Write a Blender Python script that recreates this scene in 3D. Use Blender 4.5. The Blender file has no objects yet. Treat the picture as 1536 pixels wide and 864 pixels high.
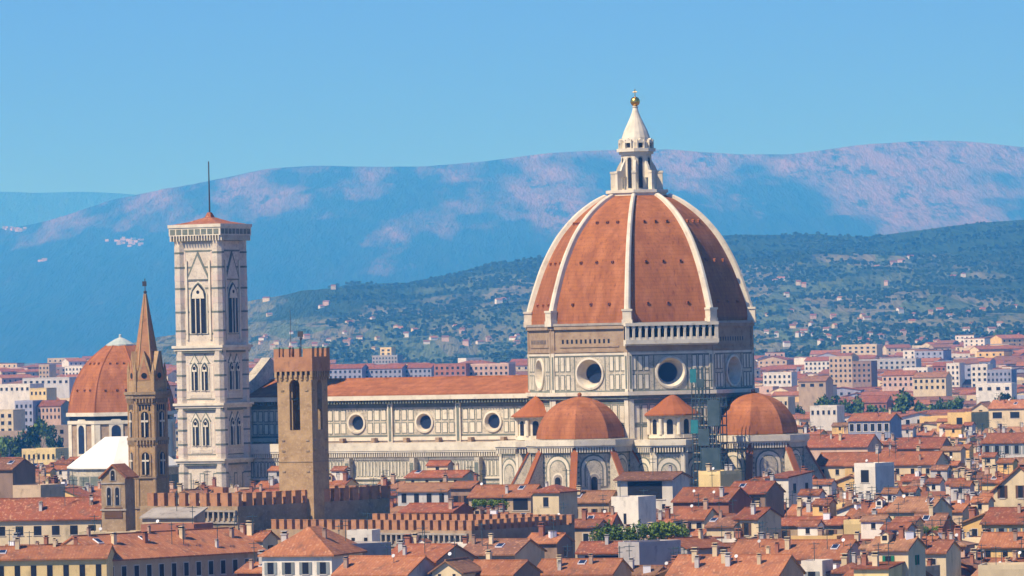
import bpy, math, random
from mathutils import Matrix, Vector, noise
from mathutils.bvhtree import BVHTree

S = bpy.context.scene
C = S.collection
R = math.radians
rnd = random.Random(7)

# ---------------------------------------------------------------- camera
F = 8370.0            # focal length in pixels of a 1536 px wide frame
CAMZ = 55.0
PITCH = math.atan(80 / F)
ROLL = R(-1.2)
cam = bpy.data.objects.new('camera', bpy.data.cameras.new('camera'))
C.objects.link(cam)
cam.data.sensor_width = 36
cam.data.lens = 36 * F / 1536
cam.data.clip_start = 1
cam.data.clip_end = 90000
CM = Matrix.Rotation(math.pi / 2 + PITCH, 3, 'X') @ Matrix.Rotation(ROLL, 3, 'Z')
cam.matrix_world = Matrix.Translation((0, 0, CAMZ)) @ CM.to_4x4()
S.camera = cam

# ---------------------------------------------------------------- light
SUN_AZ = R(-52)       # to the left of the line back towards the camera
SUN_EL = R(47)
sdir = Vector((math.sin(SUN_AZ) * math.cos(SUN_EL), -math.cos(SUN_AZ) * math.cos(SUN_EL), math.sin(SUN_EL)))
sun = bpy.data.objects.new('sun', bpy.data.lights.new('sun', 'SUN'))
C.objects.link(sun)
sun.data.energy = 4.6
sun.data.angle = R(0.5)
sun.data.color = (1.0, 0.90, 0.75)
sun.rotation_euler = sdir.to_track_quat('Z', 'Y').to_euler()

W = bpy.data.worlds.new('World')
S.world = W
W.use_nodes = True
nt = W.node_tree
nt.nodes.clear()
sky = nt.nodes.new('ShaderNodeTexSky')
sky.sky_type = 'NISHITA'
sky.sun_disc = False
sky.sun_elevation = SUN_EL
sky.sun_rotation = math.atan2(sdir.x, sdir.y)
sky.air_density = 1.0
sky.dust_density = 0.0
sky.ozone_density = 3.5
tc = nt.nodes.new('ShaderNodeTexCoord')
va = nt.nodes.new('ShaderNodeVectorMath'); va.operation = 'ADD'; va.inputs[1].default_value = (0, 0, 0.22)
hs = nt.nodes.new('ShaderNodeHueSaturation')
hs.inputs['Saturation'].default_value = 1.28
hs.inputs['Hue'].default_value = 0.517
bg = nt.nodes.new('ShaderNodeBackground')
bg.inputs['Strength'].default_value = 0.14
wo = nt.nodes.new('ShaderNodeOutputWorld')
nt.links.new(tc.outputs['Generated'], va.inputs[0])
nt.links.new(va.outputs[0], sky.inputs[0])
nt.links.new(sky.outputs[0], hs.inputs['Color'])
nt.links.new(hs.outputs[0], bg.inputs['Color'])
nt.links.new(bg.outputs[0], wo.inputs['Surface'])

S.view_settings.view_transform = 'Standard'
S.view_settings.look = 'None'
S.view_settings.exposure = 0.40
S.view_settings.gamma = 1.0
S.render.engine = 'CYCLES'
S.cycles.use_denoising = True
S.cycles.max_bounces = 5
S.cycles.diffuse_bounces = 3
S.cycles.volume_bounces = 2
S.cycles.use_adaptive_sampling = False
HAZE_DENSITY = 7.2e-5
HAZE_COLOR = (0.07, 0.42, 1.0)

# ---------------------------------------------------------------- helpers
def P(px, py, D):
    """the point at distance D seen at pixel (px, py) of the photograph"""
    d = CM @ Vector((px - 768, 432 - py, -F))
    return Vector((d.x * D / d.y, D, CAMZ + d.z * D / d.y))

def proj(v):
    q = CM.transposed() @ (Vector(v) - Vector((0, 0, CAMZ)))
    return 768 - q.x * F / q.z, 432 + q.y * F / q.z

def sc(D):
    return D / F

class MB:
    def __init__(s):
        s.v = []; s.f = []; s.m = []; s.T = None
    def pts(s, ps):
        n = len(s.v)
        for p in ps:
            p = Vector(p)
            s.v.append(s.T @ p if s.T is not None else p)
        return n
    def poly(s, ps, m=0):
        n = s.pts(ps)
        s.f.append(tuple(range(n, n + len(ps)))); s.m.append(m)
    def box(s, x0, x1, y0, y1, z0, z1, m=0, top=True, bottom=True):
        n = s.pts([(x0,y0,z0),(x1,y0,z0),(x1,y1,z0),(x0,y1,z0),(x0,y0,z1),(x1,y0,z1),(x1,y1,z1),(x0,y1,z1)])
        fs = [(0,1,5,4),(1,2,6,5),(2,3,7,6),(3,0,4,7)]
        if top: fs.append((4,5,6,7))
        if bottom: fs.append((3,2,1,0))
        for f in fs:
            s.f.append(tuple(n + i for i in f)); s.m.append(m)
    def prism(s, pl, z0, z1, m=0, top=True, bottom=True, pl1=None, mtop=None):
        k = len(pl); pl1 = pl1 or pl
        n = s.pts([(x, y, z0) for x, y in pl] + [(x, y, z1) for x, y in pl1])
        for i in range(k):
            j = (i + 1) % k
            s.f.append((n+i, n+j, n+k+j, n+k+i)); s.m.append(m)
        if top: s.f.append(tuple(n+k+i for i in range(k))); s.m.append(m if mtop is None else mtop)
        if bottom: s.f.append(tuple(n+i for i in reversed(range(k)))); s.m.append(m)
    def plate(s, uz, y0, y1, m=0, back=False):
        """outline in the wall plane (u, z), from y0 (inside the wall) out to y1"""
        k = len(uz)
        n = s.pts([(u, y0, z) for u, z in uz] + [(u, y1, z) for u, z in uz])
        for i in range(k):
            j = (i + 1) % k
            s.f.append((n+i, n+j, n+k+j, n+k+i)); s.m.append(m)
        s.f.append(tuple(n+k+i for i in range(k))); s.m.append(m)
        if back: s.f.append(tuple(n+i for i in reversed(range(k)))); s.m.append(m)
    def lathe(s, prof, n=16, m=0, a0=0.0, cap=True, mlist=None):
        b = s.pts([(r*math.sin(a0+2*math.pi*i/n), -r*math.cos(a0+2*math.pi*i/n), z) for r, z in prof for i in range(n)])
        for k in range(len(prof)-1):
            for i in range(n):
                j = (i+1) % n
                s.f.append((b+k*n+i, b+k*n+j, b+(k+1)*n+j, b+(k+1)*n+i)); s.m.append(mlist[k] if mlist else m)
        if cap:
            s.f.append(tuple(b+i for i in reversed(range(n)))); s.m.append(mlist[0] if mlist else m)
            e = b+(len(prof)-1)*n
            s.f.append(tuple(e+i for i in range(n))); s.m.append(mlist[-1] if mlist else m)
    def tube(s, p0, p1, r, n=6, m=0, r1=None):
        p0 = Vector(p0); p1 = Vector(p1); r1 = r if r1 is None else r1
        q = (p1-p0).to_track_quat('Z', 'Y').to_matrix()
        ring = [Vector((math.cos(2*math.pi*i/n), math.sin(2*math.pi*i/n), 0)) for i in range(n)]
        b = s.pts([p0+q@(v*r) for v in ring]+[p1+q@(v*r1) for v in ring])
        for i in range(n):
            j = (i+1) % n
            s.f.append((b+i, b+j, b+n+j, b+n+i)); s.m.append(m)
        s.f.append(tuple(b+n+i for i in range(n))); s.m.append(m)
        s.f.append(tuple(b+i for i in reversed(range(n)))); s.m.append(m)
    def ball(s, c, r, m=0, nu=12, nv=8):
        prof = [(max(r*math.sin(math.pi*k/nv), .001*r), -r*math.cos(math.pi*k/nv)) for k in range(nv+1)]
        o = s.T
        s.T = (o if o is not None else Matrix()) @ Matrix.Translation(c)
        s.lathe(prof, nu, m); s.T = o
    def wall_hole(s, u0, u1, z0, z1, cu, cz, r, m=0, n=32):
        """wall in the plane y=0 with a round hole"""
        q = r*1.25
        def sq(a):
            c, d = math.cos(a), math.sin(a); t = q/max(abs(c), abs(d)); return (cu+c*t, 0, cz+d*t)
        for i in range(n):
            a, b = 2*math.pi*(i+.0)/n, 2*math.pi*(i+1)/n
            s.poly([(cu+r*math.cos(a),0,cz+r*math.sin(a)), sq(a), sq(b), (cu+r*math.cos(b),0,cz+r*math.sin(b))], m)
        for a, b, c, d in ((u0,cu-q,z0,z1),(cu+q,u1,z0,z1),(cu-q,cu+q,z0,cz-q),(cu-q,cu+q,cz+q,z1)):
            if b > a and d > c: s.poly([(a,0,c),(b,0,c),(b,0,d),(a,0,d)], m)
    def mesh(s, name, mats):
        me = bpy.data.meshes.new(name)
        me.from_pydata(s.v, [], s.f)
        for mt in (mats if isinstance(mats, (list, tuple)) else [mats]): me.materials.append(mt)
        me.polygons.foreach_set('material_index', s.m)
        me.update()
        return me
    def build(s, name, mats, parent=None, loc=(0,0,0), rotz=0.0, smooth=False):
        me = s.mesh(name, mats)
        if smooth: me.polygons.foreach_set('use_smooth', [True]*len(me.polygons))
        return put(name, me, parent, loc, rotz)

def put(name, me, parent=None, loc=(0,0,0), rotz=0.0, scale=None):
    o = bpy.data.objects.new(name, me)
    C.objects.link(o)
    o.location = loc; o.rotation_euler = (0, 0, rotz)
    if scale: o.scale = scale
    if parent: o.parent = parent
    return o

def thing(name, label, cat, loc, rotz=0.0, group=None):
    o = put(name, None, None, loc, rotz)
    o['label'] = label; o['category'] = cat
    if group: o['group'] = group
    return o

def arch_pts(u, z0, w, h, n=8, pointed=False):
    """outline of an arched opening: width w, height h to the crown"""
    r = w/2
    pts = [(u-r, z0), (u+r, z0)]
    if pointed:
        hs_ = h-1.3*r
        pts += [(u+r, z0+hs_), (u+.78*r, z0+hs_+.55*r), (u+.42*r, z0+hs_+r), (u, z0+h), (u-.42*r, z0+hs_+r), (u-.78*r, z0+hs_+.55*r), (u-r, z0+hs_)]
    else:
        for i in range(n+1):
            a = math.pi*i/n
            pts.append((u+r*math.cos(a), z0+h-r+r*math.sin(a)))
    return pts

def rect_pts(u0, u1, z0, z1):
    return [(u0,z0),(u1,z0),(u1,z1),(u0,z1)]

def ngon(r, n, a0=0.0, cx=0, cy=0):
    return [(cx+r*math.sin(a0+2*math.pi*i/n), cy-r*math.cos(a0+2*math.pi*i/n)) for i in range(n)]

def Tz(a, dx=0, dy=0, dz=0):
    return Matrix.Rotation(a, 4, 'Z') @ Matrix.Translation((dx, dy, dz))

def panels(mb, u0, u1, z0, z1, n, gm=1, wm=4, gap=.28, frame=.22):
    """marble inlay: n upright green-framed white panels"""
    w = (u1-u0)/n
    for i in range(n):
        a, b = u0+i*w+gap/2, u0+(i+1)*w-gap/2
        mb.plate(rect_pts(a, b, z0, z1), .06, -.05, gm)
        mb.plate(rect_pts(a+frame, b-frame, z0+frame, z1-frame), -.01, -.10, wm)

def band(mb, u0, u1, z0, z1, out=.06, m=1):
    mb.plate(rect_pts(u0, u1, z0, z1), .06, -out, m)

# ---------------------------------------------------------------- materials
def mat(name, base, var=None, scale=.3, rough=.85, spots=None, fine=None, metal=0.0, objvar=0.0, bump=0.0, stripe=None, stretch=(1,1,1), detail=5):
    """Principled with two mixed tones, optional grime blotches, fine grain and per-object tone"""
    m = bpy.data.materials.new(name); m.use_nodes = True
    n = m.node_tree.nodes; l = m.node_tree.links
    bs = n['Principled BSDF']
    bs.inputs['Roughness'].default_value = rough
    bs.inputs['Metallic'].default_value = metal
    bs.inputs['Specular IOR Level'].default_value = .2
    co = n.new('ShaderNodeTexCoord')
    mp = n.new('ShaderNodeMapping'); mp.inputs['Scale'].default_value = stretch
    l.new(co.outputs['Object'], mp.inputs[0])
    oi = n.new('ShaderNodeObjectInfo')
    off = n.new('ShaderNodeVectorMath'); off.operation = 'MULTIPLY_ADD'
    cmb = n.new('ShaderNodeCombineXYZ')
    for k in range(3): l.new(oi.outputs['Random'], cmb.inputs[k])
    l.new(cmb.outputs[0], off.inputs[0]); off.inputs[1].default_value = (97, 53, 31)
    l.new(mp.outputs[0], off.inputs[2])
    vec = off.outputs[0]
    def rgb(c):
        q = n.new('ShaderNodeRGB'); q.outputs[0].default_value = (*c, 1); return q.outputs[0]
    def noise_(sc_, lo, hi, det=detail):
        t = n.new('ShaderNodeTexNoise'); t.inputs['Scale'].default_value = sc_; t.inputs['Detail'].default_value = det
        t.inputs['Roughness'].default_value = .6
        l.new(vec, t.inputs['Vector'])
        r = n.new('ShaderNodeMapRange'); r.inputs[1].default_value = lo; r.inputs[2].default_value = hi
        l.new(t.outputs[0], r.inputs[0]); return r.outputs[0]
    def mix(fac, a, b, blend='MIX'):
        x = n.new('ShaderNodeMix'); x.data_type = 'RGBA'; x.blend_type = blend
        if isinstance(fac, float): x.inputs[0].default_value = fac
        else: l.new(fac, x.inputs[0])
        l.new(a, x.inputs[6]); l.new(b, x.inputs[7]); return x.outputs[2]
    col = rgb(base)
    if var: col = mix(noise_(scale, .35, .65), col, rgb(var))
    if spots:
        c_, s_, lo, hi = spots
        col = mix(noise_(s_, lo, hi), col, rgb(c_))
    if fine:
        c_, s_, lo, hi = fine
        col = mix(noise_(s_, lo, hi, 2), col, rgb(c_))
    if stripe:
        c_, period, axis, amount = stripe
        sx = n.new('ShaderNodeSeparateXYZ'); l.new(co.outputs['Object'], sx.inputs[0])
        a = n.new('ShaderNodeMath'); a.operation = 'MULTIPLY'; a.inputs[1].default_value = 2*math.pi/period
        l.new(sx.outputs[axis], a.inputs[0])
        b = n.new('ShaderNodeMath'); b.operation = 'SINE'; l.new(a.outputs[0], b.inputs[0])
        r = n.new('ShaderNodeMapRange'); r.inputs[1].default_value = .2; r.inputs[2].default_value = .9; r.inputs[4].default_value = amount
        l.new(b.outputs[0], r.inputs[0])
        col = mix(r.outputs[0], col, rgb(c_))
    if objvar:
        h = n.new('ShaderNodeHueSaturation')
        r = n.new('ShaderNodeMapRange'); r.inputs[3].default_value = 1-objvar; r.inputs[4].default_value = 1+objvar
        l.new(oi.outputs['Random'], r.inputs[0]); l.new(r.outputs[0], h.inputs['Value'])
        l.new(col, h.inputs['Color']); col = h.outputs[0]
    l.new(col, bs.inputs['Base Color'])
    if bump:
        t = n.new('ShaderNodeTexNoise'); t.inputs['Scale'].default_value = bump; t.inputs['Detail'].default_value = 3
        l.new(vec, t.inputs['Vector'])
        bp = n.new('ShaderNodeBump'); bp.inputs['Strength'].default_value = .5; bp.inputs['Distance'].default_value = .15
        l.new(t.outputs[0], bp.inputs['Height']); l.new(bp.outputs[0], bs.inputs['Normal'])
    return m

M = {}
M['marble'] = mat('marble', (.62,.54,.39), (.44,.385,.28), .3, spots=((.20,.17,.12), .7, .54, .76), fine=((.27,.245,.19), 2.6, .50, .72))
M['marble_pale'] = mat('marble_pale', (.74,.66,.49), (.60,.52,.38), .35, spots=((.40,.35,.26), .7, .58, .82))
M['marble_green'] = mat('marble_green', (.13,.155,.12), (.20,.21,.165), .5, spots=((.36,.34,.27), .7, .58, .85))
M['marble_pink'] = mat('marble_pink', (.60,.46,.36), (.62,.52,.41), .5)
M['marble_tower'] = mat('marble_tower', (.68,.59,.45), (.55,.46,.34), .3, spots=((.36,.29,.22), .7, .56, .78), fine=((.42,.36,.29), 2.4, .52, .74))
M['dome_tile'] = mat('dome_tile', (.385,.135,.04), (.275,.094,.03), .3, spots=((.47,.18,.07), .4, .48, .72), fine=((.19,.055,.022), 1.6, .52, .80), bump=2.0, stretch=(1,1,.28), stripe=((.20,.065,.025), .9, 2, .22))
M['dome_tile_dark'] = mat('dome_tile_dark', (.38,.124,.036), (.29,.092,.03), .2, fine=((.26,.07,.025), 1.3, .58, .8), bump=2.0)
M['brown_masonry'] = mat('brown_masonry', (.40,.29,.18), (.31,.21,.125), .4, spots=((.22,.14,.09), .8, .55, .75), bump=1.5)
M['tan_stone'] = mat('tan_stone', (.46,.305,.15), (.34,.22,.108), .5, spots=((.24,.15,.08), .9, .56, .78), fine=((.50,.35,.19), 2.5, .55, .75), bump=1.2)
M['red_stone'] = mat('red_stone', (.46,.23,.115), (.36,.17,.085), .6, spots=((.22,.11,.06), .9, .55, .75), bump=1.2)
M['rough_stone'] = mat('rough_stone', (.36,.26,.15), (.27,.19,.11), .4, spots=((.17,.12,.08), .7, .55, .75), fine=((.44,.33,.21), 2.0, .55, .75), bump=1.0)
M['grey_stone'] = mat('grey_stone', (.40,.35,.28), (.30,.26,.21), .4, spots=((.20,.17,.14), .8, .55, .75))
M['dark'] = mat('dark_opening', (.018,.02,.028), rough=.4)
M['glass'] = mat('dark_glass', (.02,.03,.06), rough=.15)
M['lead'] = mat('lead_sheet', (.50,.52,.44), (.38,.44,.37), .5, rough=.5)
M['copper'] = mat('green_copper', (.22,.36,.28), (.14,.24,.19), 1.0, rough=.6)
M['gold'] = mat('gilded_bronze', (.80,.48,.10), rough=.3, metal=1.0)
M['iron'] = mat('dark_iron', (.06,.06,.065), rough=.6)
M['steel'] = mat('scaffold_steel', (.05,.085,.09), rough=.45)
M['net'] = mat('teal_netting', (.02,.13,.15), (.03,.18,.19), .6)
M['net_dark'] = mat('dark_netting', (.035,.06,.07), (.06,.09,.10), .6)
M['plank'] = mat('scaffold_plank', (.34,.27,.18))
M['white_cloth'] = mat('white_marble_sheeting', (.80,.77,.66), (.74,.70,.58), .3, spots=((.60,.56,.46), .3, .6, .85))
TILES = [((0.335, 0.118, 0.048), (0.233, 0.08, 0.036)), ((0.391, 0.154, 0.062), (0.279, 0.103, 0.045)), ((0.26, 0.095, 0.046), (0.186, 0.068, 0.036)), ((0.372, 0.191, 0.092), (0.27, 0.129, 0.066)), ((0.233, 0.113, 0.062), (0.167, 0.08, 0.046)), ((0.381, 0.149, 0.062), (0.26, 0.093, 0.042)), ((0.298, 0.17, 0.092), (0.223, 0.118, 0.066)), ((0.298, 0.091, 0.04), (0.205, 0.064, 0.032))]
ROOFS = []
for i, (a, b) in enumerate(TILES):
    ROOFS.append(mat('roof_tile', a, b, .45, objvar=.2, spots=((.13,.075,.05), .55, .52, .76), fine=((.47,.24,.13), 1.9, .55, .74), bump=1.8, stretch=(1,.6,1),
                     stripe=((.22,.075,.04), .55, 0, .32)))
M['lead_roof'] = mat('grey_roof', (.30,.30,.31), (.22,.22,.24), .4)
M['flat_roof'] = mat('terrace_paving', (.42,.30,.23), (.33,.24,.19), .5, objvar=.15)
PL = dict(cream=(.70,.56,.34), white=(.76,.69,.56), ochre=(.74,.49,.19), grey=(.40,.37,.34), pink=(.62,.42,.30), tan=(.52,.38,.24), brown=(.30,.20,.14), pale_grey=(.55,.52,.47), yellow=(.78,.58,.26), rust=(.36,.15,.09), bluegrey=(.34,.35,.42))
WALLS = {k: mat('plaster_'+k, c, tuple(x*.80 for x in c), .4, objvar=.12, spots=(tuple(x*.45 for x in c), .6, .56, .80), stretch=(1,1,.5)) for k, c in PL.items()}
M['frame_stone'] = mat('window_surround', (.60,.55,.46), (.50,.45,.38), .8)
M['shutter_brown'] = mat('brown_shutter', (.13,.07,.04), objvar=.3)
M['shutter_green'] = mat('green_shutter', (.015,.17,.09))
M['shutter_grey'] = mat('grey_shutter', (.22,.24,.23), objvar=.2)
M['dish_grey'] = mat('grey_enamel', (.55,.54,.52), rough=.5, objvar=.3)
M['white_metal'] = mat('white_enamel', (.80,.80,.80), rough=.4)
M['brick_chimney'] = mat('chimney_render', (.50,.36,.26), (.38,.24,.16), 1.0, objvar=.25)
M['bark'] = mat('bark', (.10,.07,.045))

def leaf_mat(name, a, b, c):
    m = mat(name, a, b, .25, rough=.7, fine=(c, 1.1, .5, .72), objvar=.15)
    return m
M['leaf'] = leaf_mat('leaf_green', (.10,.17,.03), (.06,.11,.022), (.17,.23,.045))
M['leaf_bright'] = leaf_mat('leaf_bright', (.16,.23,.025), (.09,.15,.02), (.24,.30,.04))
M['leaf_dark'] = leaf_mat('leaf_dark', (.03,.06,.022), (.02,.04,.016), (.055,.09,.03))
# ---------------------------------------------------------------- ground and hills
def hill_mat(name, forest, forest2, bare, s_patch, lo, hi, fine_s, z0, z1, zamt, fields=None, spur=None, bump=1.0):
    m = bpy.data.materials.new(name); m.use_nodes = True
    n = m.node_tree.nodes; l = m.node_tree.links
    bs = n['Principled BSDF']; bs.inputs['Roughness'].default_value = .95; bs.inputs['Specular IOR Level'].default_value = 0
    co = n.new('ShaderNodeTexCoord')
    mpv = n.new('ShaderNodeMapping'); mpv.inputs['Scale'].default_value = (1, .14, 1); l.new(co.outputs['Object'], mpv.inputs[0])
    def noi(s, det=6, rough=.62):
        t = n.new('ShaderNodeTexNoise'); t.inputs['Scale'].default_value = s; t.inputs['Detail'].default_value = det; t.inputs['Roughness'].default_value = rough
        l.new(mpv.outputs[0], t.inputs['Vector']); return t.outputs[0]
    def rng(x, a, b, c=0, d=1):
        r = n.new('ShaderNodeMapRange'); r.inputs[1].default_value = a; r.inputs[2].default_value = b; r.inputs[3].default_value = c; r.inputs[4].default_value = d
        l.new(x, r.inputs[0]); return r.outputs[0]
    def add(a, b):
        q = n.new('ShaderNodeMath'); l.new(a, q.inputs[0]); l.new(b, q.inputs[1]); return q.outputs[0]
    def mix(f, a, b):
        x = n.new('ShaderNodeMix'); x.data_type = 'RGBA'; l.new(f, x.inputs[0])
        for i, c in ((6, a), (7, b)):
            if isinstance(c, tuple): x.inputs[i].default_value = (*c, 1)
            else: l.new(c, x.inputs[i])
        return x.outputs[2]
    sx = n.new('ShaderNodeSeparateXYZ'); l.new(co.outputs['Object'], sx.inputs[0])
    zz = rng(sx.outputs[2], z0, z1, -zamt, zamt)
    pz = add(noi(s_patch), zz)
    if spur:
        a = n.new('ShaderNodeMath'); a.operation = 'SUBTRACT'; l.new(sx.outputs[0], a.inputs[0]); a.inputs[1].default_value = spur[0]
        b = n.new('ShaderNodeMath'); b.operation = 'ABSOLUTE'; l.new(a.outputs[0], b.inputs[0])
        pz = add(pz, rng(b.outputs[0], spur[1]*.35, spur[1], spur[2], 0))
    patch = rng(pz, lo, hi)
    bt = n.new('ShaderNodeBump'); bt.inputs['Strength'].default_value = 1; bt.inputs['Distance'].default_value = .5/s_patch*bump
    mg = n.new('ShaderNodeMapping'); mg.inputs['Scale'].default_value = (1, .045, 1); l.new(co.outputs['Object'], mg.inputs[0])
    tg = n.new('ShaderNodeTexNoise'); tg.inputs['Scale'].default_value = s_patch*2.6; tg.inputs['Detail'].default_value = 9; tg.inputs['Roughness'].default_value = .66
    l.new(mg.outputs[0], tg.inputs['Vector']); l.new(tg.outputs[0], bt.inputs['Height']); l.new(bt.outputs[0], bs.inputs['Normal'])
    col = mix(rng(noi(fine_s), .35, .65), forest, forest2)
    if fields:
        v = n.new('ShaderNodeTexVoronoi'); v.inputs['Scale'].default_value = fields[1]
        l.new(mpv.outputs[0], v.inputs['Vector'])
        s2 = n.new('ShaderNodeSeparateXYZ'); l.new(v.outputs['Color'], s2.inputs[0])
        fcol = mix(rng(s2.outputs[0], .2, .8), bare, fields[0])
        fcol = mix(rng(noi(fine_s*1.5), .5, .62), fcol, forest)
        col = mix(patch, col, fcol)
    else:
        col = mix(patch, col, mix(rng(noi(fine_s*1.6, 8, .8), .44, .56), bare, mix(rng(noi(fine_s*.5), .4, .6), forest2, bare)))
    l.new(col, bs.inputs['Base Color'])
    return m

def lerp_poly(pts, x):
    if x <= pts[0][0]: return pts[0][1]
    for (a, b), (c, d) in zip(pts, pts[1:]):
        if x <= c: return b+(d-b)*(x-a)/(c-a)
    return pts[-1][1]

def hill(name, D0, Dr, Db, ridge_px, x0, x1, nx, nd, material, amp, nsc, seed, power=1.25, rid=1.0):
    rz = [(P(px, py, Dr).x, P(px, py, Dr).z) for px, py in ridge_px]
    mb = MB(); cols = []
    for i in range(nx+1):
        x = x0+(x1-x0)*i/nx
        zr = (lerp_poly(rz, x-nsc*.05)+lerp_poly(rz, x)*2+lerp_poly(rz, x+nsc*.05))/4
        for k in range(nd+1):
            t = k/nd
            D = D0+(Db-D0)*t
            if D <= Dr:
                q = (D-D0)/(Dr-D0); h = q**power
            else:
                q = 1-(D-Dr)/(Db-Dr); h = q*q*(3-2*q)
            f = noise.fractal(Vector((x/nsc, D/nsc*.45, seed)), 1.0, 2.1, 6)
            g = 1-abs(noise.fractal(Vector((x/nsc*1.6, D/nsc*.6, seed+9)), 1.0, 2.1, 5))*1.6
            edge = min(1, q*4)*(1 if D < Dr*.985 or D > Dr*1.02 else .25)
            cols.append((x, D, max(-.5, zr*h)+amp*edge*(f*.75+rid*(g*.5-.35))*min(1, h*3)))
    mb.v = [Vector(c) for c in cols]
    for i in range(nx):
        for k in range(nd):
            a = i*(nd+1)+k
            mb.f.append((a, a+nd+1, a+nd+2, a+1)); mb.m.append(0)
    o = mb.build(name, material, smooth=True)
    o['kind'] = 'structure'
    return o, mb

ground_m = mat('city_ground', (.16,.14,.12), (.10,.11,.075), .01, spots=((.22,.20,.16), .004, .5, .7))
g = MB(); g.poly([(-12000,-400,0),(12000,-400,0),(12000,45000,0),(-12000,45000,0)])
o = g.build('ground', ground_m); o['kind'] = 'structure'

mountain_m = hill_mat('mountain_slopes', (.018,.04,.032), (.035,.055,.045), (.33,.20,.15), .0028, .525, .66, .014, 60, 1040, .20, spur=(1690, 460, .15))
hill_m = hill_mat('foothill_slopes', (.042,.085,.042), (.06,.105,.05), (.28,.26,.14), .0036, .45, .54, .03, 50, 230, -.15, fields=((.16,.21,.09), .011))
near_m = hill_mat('near_slopes', (.022,.045,.018), (.05,.08,.03), (.17,.17,.09), .006, .52, .6, .04, 0, 100, -.05, fields=((.10,.12,.05), .015))
far_m = hill_mat('far_range_slopes', (.04,.055,.05), (.06,.07,.065), (.12,.11,.09), .001, .55, .7, .01, 0, 1200, .05)

hill('far_mountains', 33000, 38000, 42000, [(-500,300),(0,287),(50,290),(130,286),(200,290),(280,300),(500,330),(1700,330)], -7500, 7500, 120, 30, far_m, 80, 3500, 3)
_, MOUNT = hill('mountains', 18000, 26000, 30000, [(-600,395),(-200,372),(0,346),(60,338),(100,325),(170,305),(240,290),(290,280),(340,267),(400,252),(470,248),(560,250),(640,249),(700,243),(760,235),(830,228),(900,226),(1000,226),(1040,229),(1080,232),(1140,234),(1180,234),(1240,225),(1300,216),(1380,210),(1430,207),(1480,211),(1536,217),(1750,228),(2300,280)],
     -4600, 4600, 330, 130, mountain_m, 95, 1550, 11, 1.1, .35)
_, FOOT = hill('foothills', 5200, 11000, 14000, [(-400,562),(240,556),(285,535),(340,492),(380,463),(450,446),(520,430),(570,424),(640,422),(700,408),(760,395),(820,388),(900,375),(1000,360),(1090,350),(1150,352),(1220,352),(1300,358),(1350,350),(1400,343),(1460,334),(1536,331),(1700,322),(2200,330)],
     -2100, 2100, 330, 160, hill_m, 42, 700, 21, 1.1, .4)
_, NEARH = hill('near_foothills', 2700, 5600, 6600, [(-300,584),(100,576),(500,568),(900,562),(1100,554),(1200,548),(1300,540),(1400,528),(1480,514),(1536,505),(1700,490),(2100,480)],
     -1100, 1300, 160, 60, near_m, 12, 350, 31, 1.1, .4)
MT = BVHTree.FromPolygons(MOUNT.v, MOUNT.f)
FT = BVHTree.FromPolygons(FOOT.v + NEARH.v, FOOT.f + [tuple(i+len(FOOT.v) for i in f) for f in NEARH.f])

# ---------------------------------------------------------------- cathedral
A30 = R(-30)
CX, CY = 30.73, 1350.0
def cath(lx, ly, z=0):
    c, s_ = math.cos(A30), math.sin(A30)
    return Vector((CX+lx*c-ly*s_, CY+lx*s_+ly*c, z))
cathedral = thing('cathedral', 'huge marble cathedral with a red octagonal dome, white ribs and lantern', 'cathedral', (CX, CY, 0), A30)
MW = [M['marble'], M['marble_green'], M['brown_masonry'], M['dark'], M['marble_pale'], M['marble_pink']]
AP = 25.2                                # apothem of the drum
HALF = AP*math.tan(math.pi/8)            # half a face
def oculus_mesh(ro, ri, depth, name):
    mb = MB(); n = 32
    prof = [(ro+.55, .05), (ro+.55, -.35), (ro+.1, -.42), (ro, -.2), (ri+.15, depth-.25), (ri, depth-.2)]
    mt = [0, 0, 0, 0, 1]
    for k in range(len(prof)-1):
        for i in range(n):
            a, b = 2*math.pi*i/n, 2*math.pi*(i+1)/n
            q = [(prof[k][0]*math.cos(a), prof[k][1], prof[k][0]*math.sin(a)), (prof[k][0]*math.cos(b), prof[k][1], prof[k][0]*math.sin(b)),
                 (prof[k+1][0]*math.cos(b), prof[k+1][1], prof[k+1][0]*math.sin(b)), (prof[k+1][0]*math.cos(a), prof[k+1][1], prof[k+1][0]*math.sin(a))]
            mb.poly(q, mt[k])
    mb.poly([(ri*math.cos(2*math.pi*i/n), depth-.18, ri*math.sin(2*math.pi*i/n)) for i in range(n)], 2)
    return mb.mesh(name, [M['marble_pale'], M['grey_stone'], M['glass']])
OC_BIG = oculus_mesh(3.3, 2.3, 2.6, 'oculus')
OC_NAVE = oculus_mesh(2.05, 1.65, .9, 'oculus')

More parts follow.
